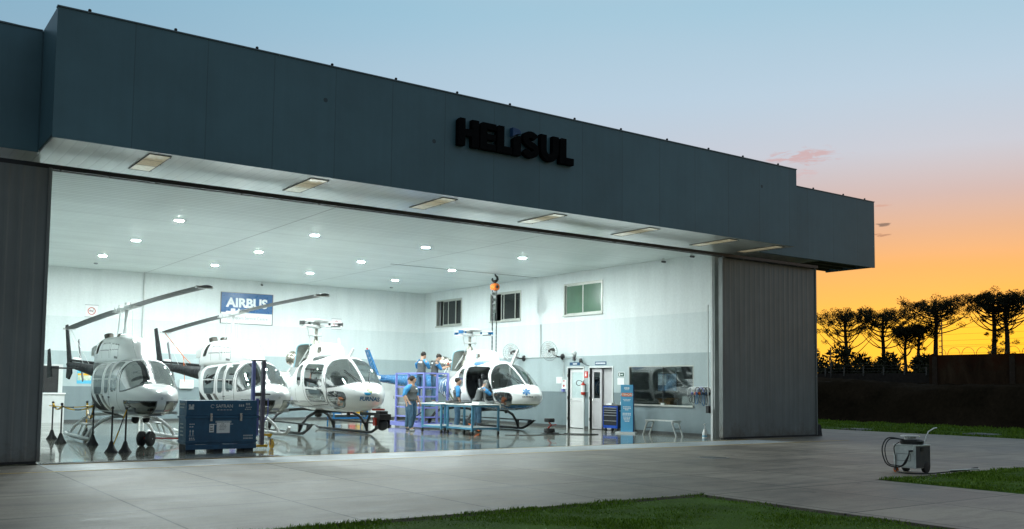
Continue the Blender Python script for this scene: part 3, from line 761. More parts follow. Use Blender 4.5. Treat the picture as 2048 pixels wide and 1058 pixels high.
b.tube([(.1, 2.2, 3.62), (.1, 24.7, 3.62)], .006, 4)
b.build('razor_wire', M_dsteel, bw)
for k in range(4):
    pass
M_fpost = paint('fence_post', (.11, .11, .10), .8)
fw = thing('boundary_fence', 'low dark boundary fence with short pale posts left of the brown wall', 'fence', (43.0, 0, 0))
MB().box(0, .15, 25.2, 62, 1.5, 2.35).build('fence_panel', paint('dark_block', (.022, .018, .014), .95, var=.3), fw)
for i in range(24):
    MB().box(-.05, -.002, 25.6+i*1.15, 25.65+i*1.15, 2.20+.1*random.random(), 2.62+.15*random.random()).build('post', M_fpost, fw)
b = MB()
for z in (2.45, 2.6, 2.75): b.tube([(.07, 25.3, z), (.07, 60, z)], .008, 4)
b.build('wire', M_dsteel, fw)
for x, y, z0, h, lab in ((43.3, 24.98, 2.2, 2.6, 'electric fence pole with insulators at the end of the brown wall'), (42.8, 30.9, 2.1, 1.6, 'electric fence pole with pale insulators in front of the left trees')):
    p = thing('fence_pole', lab, 'pole', (x, y, z0)); MB().cyl((0, 0, -.5), (0, 0, h), .03, n=6).build('post', M_dsteel, p)
    b = MB()
    for i in range(int(h/.28)): b.cyl((0, .03, .3+i*.28), (0, .16, .3+i*.28), .022, n=6)
    b.build('insulator', M_fpost, p)
b = MB()
for i in range(7): b.tube([(43.3, 25.0, 2.7+i*.3), (43.3, 5, 2.75+i*.3)], .006, 4)
tag(b.build('fence_wire', M_dsteel), 'thin strands of electric fence wire above the brown wall', 'wire')

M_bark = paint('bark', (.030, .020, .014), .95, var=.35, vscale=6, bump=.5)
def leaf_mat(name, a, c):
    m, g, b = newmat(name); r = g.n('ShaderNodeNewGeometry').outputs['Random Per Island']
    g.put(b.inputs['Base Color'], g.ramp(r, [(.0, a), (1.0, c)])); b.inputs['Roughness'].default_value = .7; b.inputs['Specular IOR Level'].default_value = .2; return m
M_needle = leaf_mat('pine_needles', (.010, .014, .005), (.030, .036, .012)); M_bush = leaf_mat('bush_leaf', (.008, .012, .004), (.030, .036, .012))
def leaf_cloud(centres, radii, n, size, squash=.75):
    """triangular needle sprays scattered in blobs"""
    C = np.repeat(np.asarray(centres, float), n, 0); R = np.repeat(np.asarray(radii, float), n)
    d = rng.normal(size=(len(C), 3)); d /= np.linalg.norm(d, axis=1)[:, None]
    r = rng.random(len(C))**.45
    P = C+d*(r*R)[:, None]*np.array([1, 1, squash])
    a = d+rng.normal(size=d.shape)*.5; a /= np.linalg.norm(a, axis=1)[:, None]
    o = np.cross(a, rng.normal(size=d.shape)); o /= np.linalg.norm(o, axis=1)[:, None]
    L = size*rng.uniform(.6, 1.5, len(C))[:, None]
    V = np.stack([P-o*L*.28, P+o*L*.28, P+a*L], 1).reshape(-1, 3)
    return V, np.arange(len(V)).reshape(-1, 3)
def araucaria(px_az, dist, top, crown_r, base, lab, levels=7, flat=.5, tuft=.38, side_tufts=0, seed=1, lean=0.0):
    """umbrella pine: bare trunk, long limbs sweeping out and up, dark tufts at their ends"""
    rd = random.Random(seed); x, y = dist*math.sin(math.radians(px_az)), dist*math.cos(math.radians(px_az))
    t = thing('umbrella_pine', lab, 'tree', (x, y, 0), group='umbrella pines beyond the boundary wall')
    tr = MB(); N = 9; pts = [(lean*(i/N)**1.5+.05*math.sin(i*1.7+seed), .05*math.cos(i*1.3+seed), top*.97*i/N) for i in range(N+1)]
    tr.tube(pts, [.24*(1-.62*i/N)*top/8 for i in range(N+1)], 9); tr.build('trunk', M_bark, t, True)
    lb = MB(); cen, rad = [], []
    for l in range(levels):
        f = l/(levels-1); z0 = base+(top*.90-base)*f**.8
        R = crown_r*(1-.42*f**2.2); zt = z0+(top-z0)*(flat+(.95-flat)*f)
        nb = 4 if f < .3 else 6; a0 = rd.uniform(0, 6.28)
        for k in range(nb):
            a = a0+2*PI*k/nb+rd.uniform(-.45, .45); r_ = R*rd.uniform(.55, 1.08); zz = min(zt+rd.uniform(-.55, .30)*(top/8), top*1.0+rd.uniform(-.1, .15)); P = []; cv = rd.uniform(1.25, 1.75)
            for i in range(7):
                u = i/6; P.append((lean*(z0/top)**1.5+math.cos(a+.25*u*u)*r_*u, math.sin(a+.25*u*u)*r_*u, z0+(zz-z0)*(u**cv)-.06*math.sin(PI*u)))
            lb.tube(P, [.05*(1-.75*i/6)*top/8 for i in range(7)], 5)
            cen.append(P[-1]); rad.append(tuft*rd.uniform(.75, 1.25))
            for u in (.45, .62, .80):
                if rd.random() > (.30 if f < .5 else .5)*(.5+u): continue
                i0 = int(u*6); q = Vector(P[i0]).lerp(Vector(P[min(6, i0+1)]), u*6-i0)
                w = q+Vector((rd.uniform(-.3, .3), rd.uniform(-.3, .3), rd.uniform(.05, .38))); lb.tube([q, w], .014, 4); cen.append(tuple(w)); rad.append(tuft*rd.uniform(.45, .9))
    for k in range(int(7*crown_r)):
        q = crown_r*.80*rd.random()**.6; a = rd.uniform(0, 6.28); z = top-(top-base)*(.02+.16*(q/crown_r)**2)-abs(rd.gauss(0, .10))*(top-base)*.8; w = Vector((lean+math.cos(a)*q, math.sin(a)*q, z))
        lb.tube([(lean*.8, 0, max(base, z-(top-base)*.34)), tuple(w.lerp(Vector((lean, 0, z-.3)), .3)), w], .013, 4); cen.append(tuple(w)); rad.append(tuft*rd.uniform(.6, 1.0))
    for k in range(side_tufts):
        a = rd.uniform(0, 6.28); z = rd.uniform(top*.25, base); q = (math.cos(a)*rd.uniform(.2, .55), math.sin(a)*rd.uniform(.2, .55), z+.1)
        lb.tube([(lean*(z/top)**1.5, 0, z), (q[0]+lean*(z/top)**1.5, q[1], q[2])], .015, 4); cen.append((q[0]+lean*(z/top)**1.5, q[1], q[2])); rad.append(tuft*rd.uniform(.5, .8))
    lb.build('limbs', M_bark, t, True)
    V, F = leaf_cloud(cen, [q*.86 for q in rad], 100, .075, .70); npmesh('crown', V, F, [M_needle], t, False)
    return t
def zat(py, dist, px): return CAM_H+(778.5+(px-1640)*.0123-py)/1886.8*dist*math.cos(math.atan((px-1024)/1886.8))
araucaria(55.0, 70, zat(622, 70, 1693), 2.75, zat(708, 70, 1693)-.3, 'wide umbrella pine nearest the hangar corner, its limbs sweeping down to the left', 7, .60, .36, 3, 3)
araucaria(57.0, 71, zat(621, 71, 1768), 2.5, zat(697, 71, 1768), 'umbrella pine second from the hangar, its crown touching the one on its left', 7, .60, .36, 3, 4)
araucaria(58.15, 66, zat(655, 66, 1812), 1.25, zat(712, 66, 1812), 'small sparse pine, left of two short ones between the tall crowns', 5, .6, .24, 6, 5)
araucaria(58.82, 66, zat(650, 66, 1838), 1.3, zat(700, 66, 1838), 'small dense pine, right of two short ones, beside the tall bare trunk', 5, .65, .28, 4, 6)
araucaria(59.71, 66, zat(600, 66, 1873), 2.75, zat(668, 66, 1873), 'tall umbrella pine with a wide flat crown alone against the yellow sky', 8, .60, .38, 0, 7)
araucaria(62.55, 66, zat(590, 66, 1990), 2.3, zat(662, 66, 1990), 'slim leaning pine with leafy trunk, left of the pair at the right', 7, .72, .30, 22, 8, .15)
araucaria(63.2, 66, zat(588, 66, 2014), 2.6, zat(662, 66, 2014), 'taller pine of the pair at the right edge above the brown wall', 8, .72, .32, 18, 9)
# dark scrub behind the fence
def bush(az_, dist, r, h, lab, seed):
    rd = random.Random(seed); x, y = dist*math.sin(math.radians(az_)), dist*math.cos(math.radians(az_))
    t = thing('bush', lab, 'bush', (x, y, 0), group='dark bushes behind the fence'); st = MB(); cen, rad = [], []
    for k in range(16):
        a = rd.uniform(0, 6.28); q = r*rd.random()**.5; z = h*rd.uniform(.45, .95)*(1-.35*(q/r)**2); p = (math.cos(a)*q, math.sin(a)*q, z); cen.append(p); rad.append(rd.uniform(.35, .6)*h*.32)
        st.tube([(p[0]*.2, p[1]*.2, 0), (p[0]*.6, p[1]*.6, z*.5), p], [.05, .03, .015], 5)
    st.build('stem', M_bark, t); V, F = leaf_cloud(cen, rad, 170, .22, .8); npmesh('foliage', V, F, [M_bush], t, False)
bl = ['at the hangar corner', 'left of the first trunk', 'between the first two trunks', 'right of the second trunk', 'under the small pines', 'beside the tall trunk', 'at the left end of the fence']
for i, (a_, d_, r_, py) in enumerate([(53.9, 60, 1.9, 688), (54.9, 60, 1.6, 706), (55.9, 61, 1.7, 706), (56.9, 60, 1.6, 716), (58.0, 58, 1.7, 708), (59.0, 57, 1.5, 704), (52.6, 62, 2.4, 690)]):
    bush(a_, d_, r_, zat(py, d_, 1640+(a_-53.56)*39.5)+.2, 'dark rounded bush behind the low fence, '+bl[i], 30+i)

# ================================================================== HELICOPTERS
from mathutils.bvhtree import BVHTree
def pchip(xk, yk, x):
    xk, yk = np.asarray(xk, float), np.asarray(yk, float)
    if xk[0] > xk[-1]: xk, yk = xk[::-1], yk[::-1]
    h = np.diff(xk); d = np.diff(yk)/h; m = np.zeros(len(xk))
    for i in range(1, len(xk)-1):
        if d[i-1]*d[i] > 0:
            w1, w2 = 2*h[i]+h[i-1], h[i]+2*h[i-1]; m[i] = (w1+w2)/(w1/d[i-1]+w2/d[i])
    m[0], m[-1] = d[0], d[-1]
    i = np.clip(np.searchsorted(xk, x)-1, 0, len(h)-1); t = (x-xk[i])/h[i]
    return (2*t**3-3*t**2+1)*yk[i]+(t**3-2*t**2+t)*h[i]*m[i]+(-2*t**3+3*t**2)*yk[i+1]+(t**3-t**2)*h[i]*m[i+1]
def rpoly(poly, r=.1, n=5):
    """round the corners of a 2-D outline"""
    out = []; N = len(poly)
    for i in range(N):
        a, p, c = (Vector(poly[j % N]) for j in (i-1, i, i+1))
        l = min(r, (a-p).length*.45, (c-p).length*.45); s_ = p+(a-p).normalized()*l; e = p+(c-p).normalized()*l
        for k in range(n+1):
            t = k/n; out.append(tuple(s_*(1-t)**2+p*2*t*(1-t)+e*t*t))
    return np.array(out)
def sdf(poly, a, c):
    """signed distance (negative inside) of points (a, c) to an outline"""
    P = np.asarray(poly, float); Q = np.roll(P, -1, 0); d = np.full(a.shape, 1e9); ins = np.zeros(a.shape, bool)
    for (x0, y0), (x1, y1) in zip(P, Q):
        ex, ey = x1-x0, y1-y0; L = ex*ex+ey*ey+1e-12
        t = np.clip(((a-x0)*ex+(c-y0)*ey)/L, 0, 1); d = np.minimum(d, np.hypot(a-x0-t*ex, c-y0-t*ey))
        cond = ((y0 > c) != (y1 > c)); xi = x0+(c-y0)*ex/(ey if abs(ey) > 1e-12 else 1e-12); ins ^= cond & (a < xi)
    return np.where(ins, -d, d)
def loft(T, nu, nt_, power=1.5):
    """T: table rows (u, top, bottom, half width, height of widest point); returns grid (nu, nt, 3) in local axes (nose towards -Y)"""
    T = np.asarray(T, float); u = T[:, 0]; us = u[0]-(u[0]-u[-1])*np.linspace(0, 1, nu)**power
    zt, zb, w, zm = (pchip(u, T[:, k], us) for k in (1, 2, 3, 4)); n = pchip(u, T[:, 5], us) if T.shape[1] > 5 else np.full(nu, 2.6)
    th = np.linspace(0, 2*PI, nt_, endpoint=False)+PI/2; c, s_ = np.cos(th), np.sin(th)
    e = (2/n)[:, None]
    X = w[:, None]*np.sign(c)*np.abs(c)**e; Sx = np.sign(s_)*np.abs(s_)**e
    Z = zm[:, None]+np.where(Sx > 0, (zt-zm)[:, None], (zm-zb)[:, None])*Sx
    return np.stack([X, np.repeat(-us[:, None], nt_, 1), Z], 2)
class Shell:
    def __init__(s, P):
        s.P = P; nu, nt_ = P.shape[:2]; i, j = np.meshgrid(np.arange(nu-1), np.arange(nt_), indexing='ij'); j2 = (j+1) % nt_
        s.F = np.stack([i*nt_+j, i*nt_+j2, (i+1)*nt_+j2, (i+1)*nt_+j], 2).reshape(-1, 4); s.V = P.reshape(-1, 3)
        C = s.V[s.F].mean(1); s.y, s.u, s.z = C[:, 0], -C[:, 1], C[:, 2]; s.lab = np.zeros(len(C), int)
    def set(s, mask, v): s.lab[mask] = v
    def part(s, name, labs, mat, parent, off=0.0, smooth=True):
        mats = mat if isinstance(mat, list) else [mat]
        k = np.isin(s.lab, labs); F = s.F[k]
        if not len(F): return None
        ids, inv = np.unique(F, return_inverse=True); V = s.V[ids].copy()
        if off:
            c = s.P.mean(1)[ids//s.P.shape[1]]; d = c-V; d[:, 1] = 0; L = np.linalg.norm(d, axis=1)[:, None]+1e-6; V += d/L*off
        mi = None
        if len(mats) > 1: mi = np.searchsorted(labs, s.lab[k])
        return npmesh(name, V, inv.reshape(-1, 4), mats, parent, smooth, mi)
    def bvh(s): return BVHTree.FromPolygons([tuple(v) for v in s.V], [tuple(f) for f in s.F])
def decal(name, me_or_tris, mat, parent, bvh, n, off=.006):
    """drop a flat outline mesh onto a curved skin along -n"""
    me = me_or_tris; n = Vector(n).normalized()
    for v in me.vertices:
        h = bvh.ray_cast(v.co+n*2.0, -n)
        if h[0] is not None: v.co = h[0]+n*off
    return link(name, me, parent, [mat])
def textmesh(s_, size, f, bold=0.0, sx=1.0, shear=0.0):
    o = text('tmp', s_, size, f, M_wtext, None, 0.0, bold, 'CENTER', sx, shear); me = o.data; me.materials.clear(); bpy.data.objects.remove(o)
    b = bmesh.new(); b.from_mesh(me); bmesh.ops.triangulate(b, faces=b.faces); bmesh.ops.subdivide_edges(b, edges=[e for e in b.edges if e.calc_length() > .05], cuts=2); b.to_mesh(me); b.free(); return me
def polymesh(polys, f, sub=.05):
    b = bmesh.new()
    for p in polys: b.faces.new([b.verts.new(f @ Vector((x, y, 0))) for x, y in p])
    bmesh.ops.triangulate(b, faces=b.faces)
    for _ in range(3):
        es = [e for e in b.edges if e.calc_length() > sub]
        if es: bmesh.ops.subdivide_edges(b, edges=es, cuts=1, use_grid_fill=False); bmesh.ops.triangulate(b, faces=[q for q in b.faces if len(q.verts) > 3])
    me = bpy.data.meshes.new('decal'); b.to_mesh(me); b.free(); return me

M_heli = paint('helicopter_white', (.87, .88, .87), .2, coat=.5, var=.015)
M_seal = paint('window_seal', (.10, .11, .11), .5)
M_liner = paint('cabin_liner', (.40, .42, .42), .7)
M_seat = paint('seat_fabric', (.30, .31, .31), .8, var=.2, vscale=14)
M_seatd = paint('dark_seat', (.06, .065, .07), .7)
M_shield = glass('windshield_glass', (.50, .55, .57), .07)
M_bubble = glass('bubble_glass', (.13, .17, .20), .07)
M_chin = glass('chin_glass', (.05, .065, .08), .045)
M_seam = paint('panel_seam', (.13, .135, .135), .5)
M_charcoal = paint('charcoal_paint', (.012, .013, .015), .6, spec=.15)
M_stripe = paint('bronze_stripe', (.09, .075, .055), .35, coat=.2)
M_blade = paint('rotor_blade_grey', (.105, .115, .12), .45, var=.12)
M_bluep = paint('helicopter_blue', (.015, .125, .30), .25, coat=.5, var=.05)
M_titan = paint('exhaust_titanium', (.46, .42, .36), .28, 1.0, .25, 6)
M_eng = paint('engine_metal', (.34, .33, .29), .4, .9, .4, 16)
M_engd = paint('engine_dark', (.07, .065, .055), .5, .5, .4, 14)
M_cab = paint('console_black', (.022, .024, .026), .5)

def seat(parent, x, u, w=.46, mat=None, z=.95, back=.62):
    b = MB(); b.cbox((x, -u, z+.06), (w, .46, .12)); b.cbox((x, -u+.27, z+.12+back/2), (w, .10, back), Matrix.Rotation(-.18, 3, 'X'))
    b.cbox((x, -u+.36, z+.12+back+.09), (w*.5, .07, .16), Matrix.Rotation(-.18, 3, 'X')); b.cbox((x, -u, z-.08), (w*.7, .36, .15))
    return b.build('seat', mat or M_seat, parent, bevel=.03)
def blade_strip(b, r0, r1, chord, tk, ang, z0, slope, droop, n=16, twist=.06):
    """one rotor blade as a closed aerofoil tube along ang (0 = nose)"""
    rings = []; ca, sa = math.sin(ang), math.cos(ang)
    prof = [(.5, 0), (.28, .5), (0, .62), (-.25, .42), (-.5, 0), (-.25, -.30), (0, -.38), (.28, -.36)]
    for i in range(n+1):
        t = i/n; r = r0+(r1-r0)*t; c = chord*(1 if t < .97 else .72); tw = twist*(1-t)-.02; z = z0+slope*r-droop*t*t
        ring = []
        for a, h in prof:
            p, q = a*c*math.cos(tw)-h*tk*math.sin(tw), a*c*math.sin(tw)+h*tk*math.cos(tw)
            ring.append(b.b.verts.new((ca*r+sa*p, -sa*r+ca*p, z+q)))
        rings.append(ring)
    F = []
    for A, B in zip(rings, rings[1:]):
        for k in range(8): F.append(b.b.faces.new((A[k], A[(k+1) % 8], B[(k+1) % 8], B[k])))
    F += [b.b.faces.new(rings[0][::-1]), b.b.faces.new(rings[-1])]; b._tag(F); return rings[-1]

# ------------------------------------------------------------------ two-blade helicopters
BT = [(3.62, 1.12, 1.115, .004, 1.117, 2.2), (3.59, 1.21, 1.0, .13, 1.115, 2.2), (3.5, 1.29, .90, .27, 1.11, 2.3), (3.3, 1.37, .80, .42, 1.12, 2.4), (3.0, 1.44, .715, .545, 1.15, 2.6), (2.82, 1.50, .69, .59, 1.17, 2.6), (2.6, 1.68, .665, .63, 1.2, 2.6),
      (2.3, 1.92, .645, .66, 1.24, 2.7), (2.0, 2.05, .635, .68, 1.28, 2.9), (1.6, 2.09, .63, .69, 1.3, 3.0), (1.0, 2.09, .63, .69, 1.3, 3.0), (0, 2.07, .63, .69, 1.3, 3.0), (-.6, 2.05, .68, .66, 1.36, 2.9), (-1.2, 2.02, .90, .53, 1.5, 2.6), (-1.8, 1.97, 1.28, .34, 1.65, 2.3), (-2.3, 1.92, 1.52, .21, 1.72, 2.0)]
BW = [rpoly([(1.55, 1.96), (2.02, 1.96), (2.12, 1.30), (1.60, 1.28)], .12), rpoly([(.92, 1.93), (1.30, 1.94), (1.34, 1.24), (.96, 1.22)], .12), rpoly([(-.42, 1.86), (.62, 1.92), (.64, 1.20), (-.18, 1.18)], .14)]
def two_blade(label):
    root = thing('helicopter', label, 'helicopter')
    sh = Shell(loft(BT, 430, 360, 1.25)); u, y, z = sh.u, np.abs(sh.y), sh.z
    # paint scheme: two swooping stripes low on the sides
    side = y > .30
    for poly, v in (([(-1.3, 1.25), (-.75, 1.25), (.9, .70), (1.8, .60), (.2, .60), (-.4, .80)], 3), ([(.55, 1.18), (.80, 1.18), (1.75, .62), (1.42, .62)], 4), ([(.0, 1.16), (.38, 1.16), (1.25, .62), (.75, .62)], 3)):
        sh.set(side & (sdf(poly, u, z) < 0), v)
    # windshield, chin bubbles, side windows
    A = 2.08+np.clip((2.05-z)/.75, 0, 1.2)*.28; zl = 1.46-.19*(y/.62)**2
    d = np.minimum(np.minimum(y-.04, (u-A)*.8), z-zl); sh.set(d > -.002, 6); sh.set(d > .03, 10)
    d = np.minimum(np.minimum(np.minimum(y-.10, 1.06-z), z-(.745+.0*u)), u-2.62); sh.set((d > -.002), 6); sh.set(d > .02, 11)
    for k, p in enumerate(BW):
        q = sdf(p, u, z); sh.set(side & (q < .022), 6); sh.set(side & (q < 0), 12+k)
    for (ua, ub) in ((1.44, 2.2), (.80, 1.42)):
        q = np.abs(sdf(rpoly([(ua, 2.02), (ub-.05, 2.02), (ub, .76), (ua, .74)], .12), u, z)); sh.set(side & (q < .011) & (sh.lab < 5), 5)
    sh.part('fuselage', [0, 3, 4, 5, 6], [M_heli, M_charcoal, M_stripe, M_seam, M_seal], root)
    sh.part('cabin_lining', [0, 3, 4, 5], [M_liner]*4, root, .03)
    sgn = sh.y < 0
    for nm, k, m in (('windshield', 10, M_bubble), ('chin_window', 11, M_chin), ('side_window', 12, M_bubble), ('side_window', 13, M_bubble), ('side_window', 14, M_bubble)):
        for s_ in (True, False):
            keep = sh.lab.copy(); sh.lab[(sh.lab == k) & (sgn != s_)] = -1; o = sh.part(nm, [k], m, root); sh.lab = keep
            if k >= 12:
                p = BW[k-12]; b = MB(); X = (-1 if s_ else 1)*.675; ua, ub = p[:, 0].min(), p[:, 0].max(); zc = 1.56
                b.bar((X, -ua-.05, zc), (X, -ub+.05, zc), .022, .03)
                if k != 13: b.bar((X, -(ua+ub)/2, zc), (X, -(ua+ub)/2, 1.22), .02, .025)
                b.build('window_bar', M_lgrey, o)
    # rotor cowling
    CT = [(1.98, 2.06, 1.96, .10, 2.0, 2.4), (1.75, 2.26, 1.94, .31, 2.02, 2.6), (1.4, 2.49, 1.93, .43, 2.05, 2.8), (.9, 2.62, 1.92, .49, 2.08, 3.2), (.2, 2.67, 1.92, .52, 2.1, 3.6), (-.6, 2.68, 1.92, .53, 2.1, 3.6), (-1.2, 2.63, 1.9, .49, 2.08, 3.4), (-1.7, 2.38, 1.88, .38, 2.05, 3.0), (-2.1, 2.05, 1.86, .2, 1.95, 2.4)]
    cw = Shell(loft(CT, 200, 180, 1.0)); a_, c_ = cw.u, cw.z; ys = np.abs(cw.y) > .2
    q = sdf(rpoly([(-.95, 2.22), (-.62, 2.22), (-.40, 2.56), (-.66, 2.56)], .08), a_, c_); cw.set(ys & (q < 0), 1)
    cw.set((np.abs(c_-2.30) < .008) & ys & (a_ > -.4) & (a_ < 1.2), 2)
    for hp in ([(-.2, 2.12), (.5, 2.12), (.5, 2.48), (-.2, 2.48)], [(.62, 2.10), (1.25, 2.10), (1.15, 2.42), (.62, 2.46)]):
        cw.set(ys & (np.abs(sdf(rpoly(hp, .05), a_, c_)) < .010), 2)
    cowl = cw.part('cowling', [0, 2], [M_heli, M_seam], root); cw.part('intake', [1], M_black, cowl, .05)
    b = MB()
    for k in range(7):
        for sx in (-1, 1): b.cbox((sx*.47, 1.25+k*.06, 2.35-.01*k), (.05, .016, .22))
    b.build('louvre', M_lgrey, cowl)
    b = MB(); b._lathe((.14, 1.05, 2.5), (.1, .35, 1), [(0, .11), (.28, .12), (.28, .10), (.1, .09)], 16); b._lathe((-.14, 1.05, 2.5), (-.1, .35, 1), [(0, .11), (.28, .12), (.28, .10), (.1, .09)], 16)
    b.build('exhaust_stack', M_engd, root, True)
    # rotor
    hz = 3.42
    b = MB(); b.cyl((0, 0, 2.55), (0, 0, hz+.02), .045, n=12); b._lathe((0, 0, 2.66), (0, 0, 1), [(0, .15), (.06, .14), (.09, .07), (.22, .06)], 14); b.build('mast', M_lgrey, root, True)
    b = MB()
    for sx in (-1, 1): b.cyl((sx*.19, .05, 2.7), (sx*.15, 0, hz-.05), .012, n=6)
    b.build('pitch_link', M_lgrey, root)
    hub = MB(); ang = math.radians(5); D = Vector((math.sin(ang), -math.cos(ang), .0)); E_ = Vector((D.y, -D.x, 0))
    Dz = Vector((D.x, D.y, .053)); hub.bar(Vector((0, 0, hz))-Dz*.62, Vector((0, 0, hz))+Dz*.62, .16, .09); hub.bar(Vector((0, 0, hz+.04))-E_*.20, Vector((0, 0, hz+.04))+E_*.20, .07, .07)
    hub.cyl((0, 0, hz-.08), (0, 0, hz+.15), .06, n=10)
    for s_ in (-1, 1):
        hub.bar(Vector((0, 0, hz))+Dz*s_*.5, Vector((0, 0, hz))+Dz*s_*.82, .22, .06); hub.cyl(Vector((0, 0, hz-.06))+Dz*s_*.6+E_*.1, Vector((0, 0, hz+.08))+Dz*s_*.6+E_*.1, .025, n=8)
    hub.build('rotor_hub', M_lgrey, root)
    for k, s_ in ((0, 1), (1, -1)):
        b = MB(); blade_strip(b, .70, 5.2, .36, .045, ang+(0 if s_ > 0 else PI), hz+.005, .053*s_, .075)
        bl = b.build('rotor_blade', M_blade, root, True)
        tip = Vector((0, 0, hz))+Dz*s_*5.2; tip.z -= .075
        MB().cbox(tip-Dz*s_*.17+Vector((0, 0, .0)), (.365, .10, .05), Matrix.Rotation(ang, 3, 'Z')).build('tip_band', M_white, bl)
    b = MB(); tip = Vector((0, 0, hz))-Dz*5.15; tip.z -= .08
    b.tube([tip, (-.02, 4.9, 1.98)], .008, 5); b.tube([tip+Vector((0, -.3, 0)), (-.03, 4.0, 1.95)], .006, 5); b.build('tie_strap', M_lgrey, root)
    # tail
    b = MB(); b.tube([(0, 2.05, 1.74), (0, 2.6, 1.76), (0, 4.5, 1.88), (0, 7.3, 2.04)], [.23, .21, .155, .085], 16); b.build('tail_boom', M_charcoal, root, True)
    b = MB(); b.tube([(0, 2.4, 1.99), (0, 7.0, 2.17)], .035, 8); b.build('drive_shaft_cover', M_charcoal, root, True)
    b = MB(); b.prism([(6.75, 1.75), (7.15, 1.55), (7.6, 1.6), (7.5, 2.1), (8.05, 3.34), (7.75, 3.36), (7.0, 2.25)], lambda p, q: (-.03, p, q), (.05, 0, 0)); b.build('tail_fin', M_charcoal, root, bevel=.015)
    b = MB(); b.box(-1.0, 1.0, 4.35, 4.85, 1.86, 1.90); st = b.build('stabilizer', M_charcoal, root, bevel=.015)
    for sx in (-1, 1):
        b = MB(); b.prism([(4.2, 1.62), (4.9, 1.58), (5.0, 2.42), (4.7, 2.45)], lambda p, q, sx=sx: (sx*1.0, p, q), (sx*.03, 0, 0)); b.build('end_plate', M_charcoal, st)
    b = MB(); b.cyl((.05, 6.95, 2.18), (.30, 6.95, 2.18), .07, n=10); tr = b.build('tail_rotor', M_lgrey, root, True)
    for s_ in (-1, 1): MB().bar((.28, 6.95, 2.18), (.28, 6.95+s_*.45, 2.18+s_*.66), .03, .14).build('tail_blade', M_blade, tr)
    # skids
    M_sk = paint('skid_white', (.66, .68, .68), .35, coat=.3)
    for sx in (-1, 1):
        x = sx*1.07; b = MB(); b.tube([(x, 1.55, .13), (x, 1.35, .10), (x, -1.3, .10), (x, -1.5, .13), (x, -1.64, .21), (x, -1.70, .30)], .045, 10)
        b.box(x-.06, x+.06, -.9, .9, .045, .055); sk = b.build('skid', M_sk, root, True)
        b = MB(); b.box(x-.16*sx-.09, x-.16*sx+.09, -.55, .35, .40, .43); b.bar((x-.16*sx, -.3, .41), (x-.05*sx, -.3, .14), .03); b.bar((x-.16*sx, .2, .41), (x-.05*sx, .2, .14), .03); b.build('step', M_lgrey, sk)
    for yy in (-.95, 1.05):
        b = MB(); b.tube([(-1.07, yy, .12), (-.95, yy, .32), (-.72, yy, .52), (-.45, yy, .62), (0, yy, .64), (.45, yy, .62), (.72, yy, .52), (.95, yy, .32), (1.07, yy, .12)], .042, 10); b.build('cross_tube', M_sk, root, True)
    # cabin
    b = MB(); b.box(-.55, .55, -2.9, .9, .74, .80); b.build('cabin_floor', M_liner, root)
    for x in (-.3, .3): seat(root, x, 1.75, .44, M_seatd, .86); seat(root, x, .35, .5, M_seatd, .86)
    b = MB(); b.box(-.14, .14, -2.95, -2.45, .82, 1.40); b.box(-.30, .30, -2.75, -2.5, 1.22, 1.46); b.build('instrument_console', M_cab, root)
    MB().box(-.56, .56, .92, .96, .78, 1.98).build('bulkhead', M_liner, root)
    # small things outside
    b = MB(); b.tube([(-.20, -2.0, 2.08), (-.26, -1.75, 2.55)], .010, 6); b.tube([(0, 1.4, 1.98), (0, 1.9, 2.55)], .008, 6); b.tube([(.35, -1.0, 2.06), (.35, -.95, 2.42)], .012, 6); b.build('antenna', M_white, root)
    b = MB(); b.cyl((.0, -2.3, .63), (.0, -2.3, .52), .09, .06, 12); b.ball((0, -1.3, .56), .10, 12); b.build('landing_light', M_black, root, True)
    b = MB(); b.box(-.12, .12, -3.2, -2.8, .70, .735); b.box(-.09, .09, -3.43, -3.25, .80, .95); b.build('nose_bracket', M_grey, root)
    for sx in (-1, 1):
        for uu in (1.5, .86):
            MB().cbox((sx*.70, -uu, 1.12), (.02, .12, .03)).build('door_handle', M_dsteel, root)
    return root, sh
h1, sh1 = two_blade('leftmost white helicopter with two long grey blades, standing behind the chained posts')
h1.location = (6.1, 26.0, 0); h1['group'] = 'white two-bladed helicopters'
h2 = dup(h1); h2.location = (9.0, 26.2, .02); h2['label'] = 'white helicopter with two long grey blades, half hidden behind the blue crate'
b = MB(); tip = Vector((-.45, 5.1, 3.06)); b.tube([tip, (-.1, 4.2, 2.30), (-.05, 4.15, 1.5)], .012, 5); b.tube([(-.1, 4.2, 2.3), (.1, 3.7, 1.95)], .010, 5); b.build('warning_ribbon', M_orange, h2)
f = frame((-.28, -3.4, 1.22), (.96, -.3, 0), (-.3, -.95, .1))
for hh, tx in ((h1, None),):
    pass

# ------------------------------------------------------------------ three-bladed helicopters with their blades off
AT = [(3.92, 1.15, 1.145, .004, 1.148, 2.2), (3.89, 1.25, 1.02, .17, 1.15, 2.2), (3.8, 1.33, .93, .33, 1.15, 2.3), (3.62, 1.44, .85, .50, 1.17, 2.4), (3.40, 1.55, .78, .64, 1.20, 2.5), (3.0, 1.86, .72, .78, 1.25, 2.5), (2.6, 2.13, .70, .86, 1.30, 2.6), (2.3, 2.26, .70, .90, 1.33, 2.7),
      (1.9, 2.33, .70, .92, 1.36, 2.8), (1.3, 2.36, .70, .93, 1.38, 2.9), (.75, 2.33, .70, .93, 1.38, 3.0), (.45, 2.18, .72, .92, 1.37, 3.0), (.2, 1.96, .74, .89, 1.36, 3.0), (-.2, 1.88, .80, .82, 1.36, 2.9), (-.8, 1.86, .95, .66, 1.40, 2.6), (-1.4, 1.84, 1.14, .46, 1.46, 2.4), (-2.0, 1.80, 1.28, .31, 1.52, 2.1)]
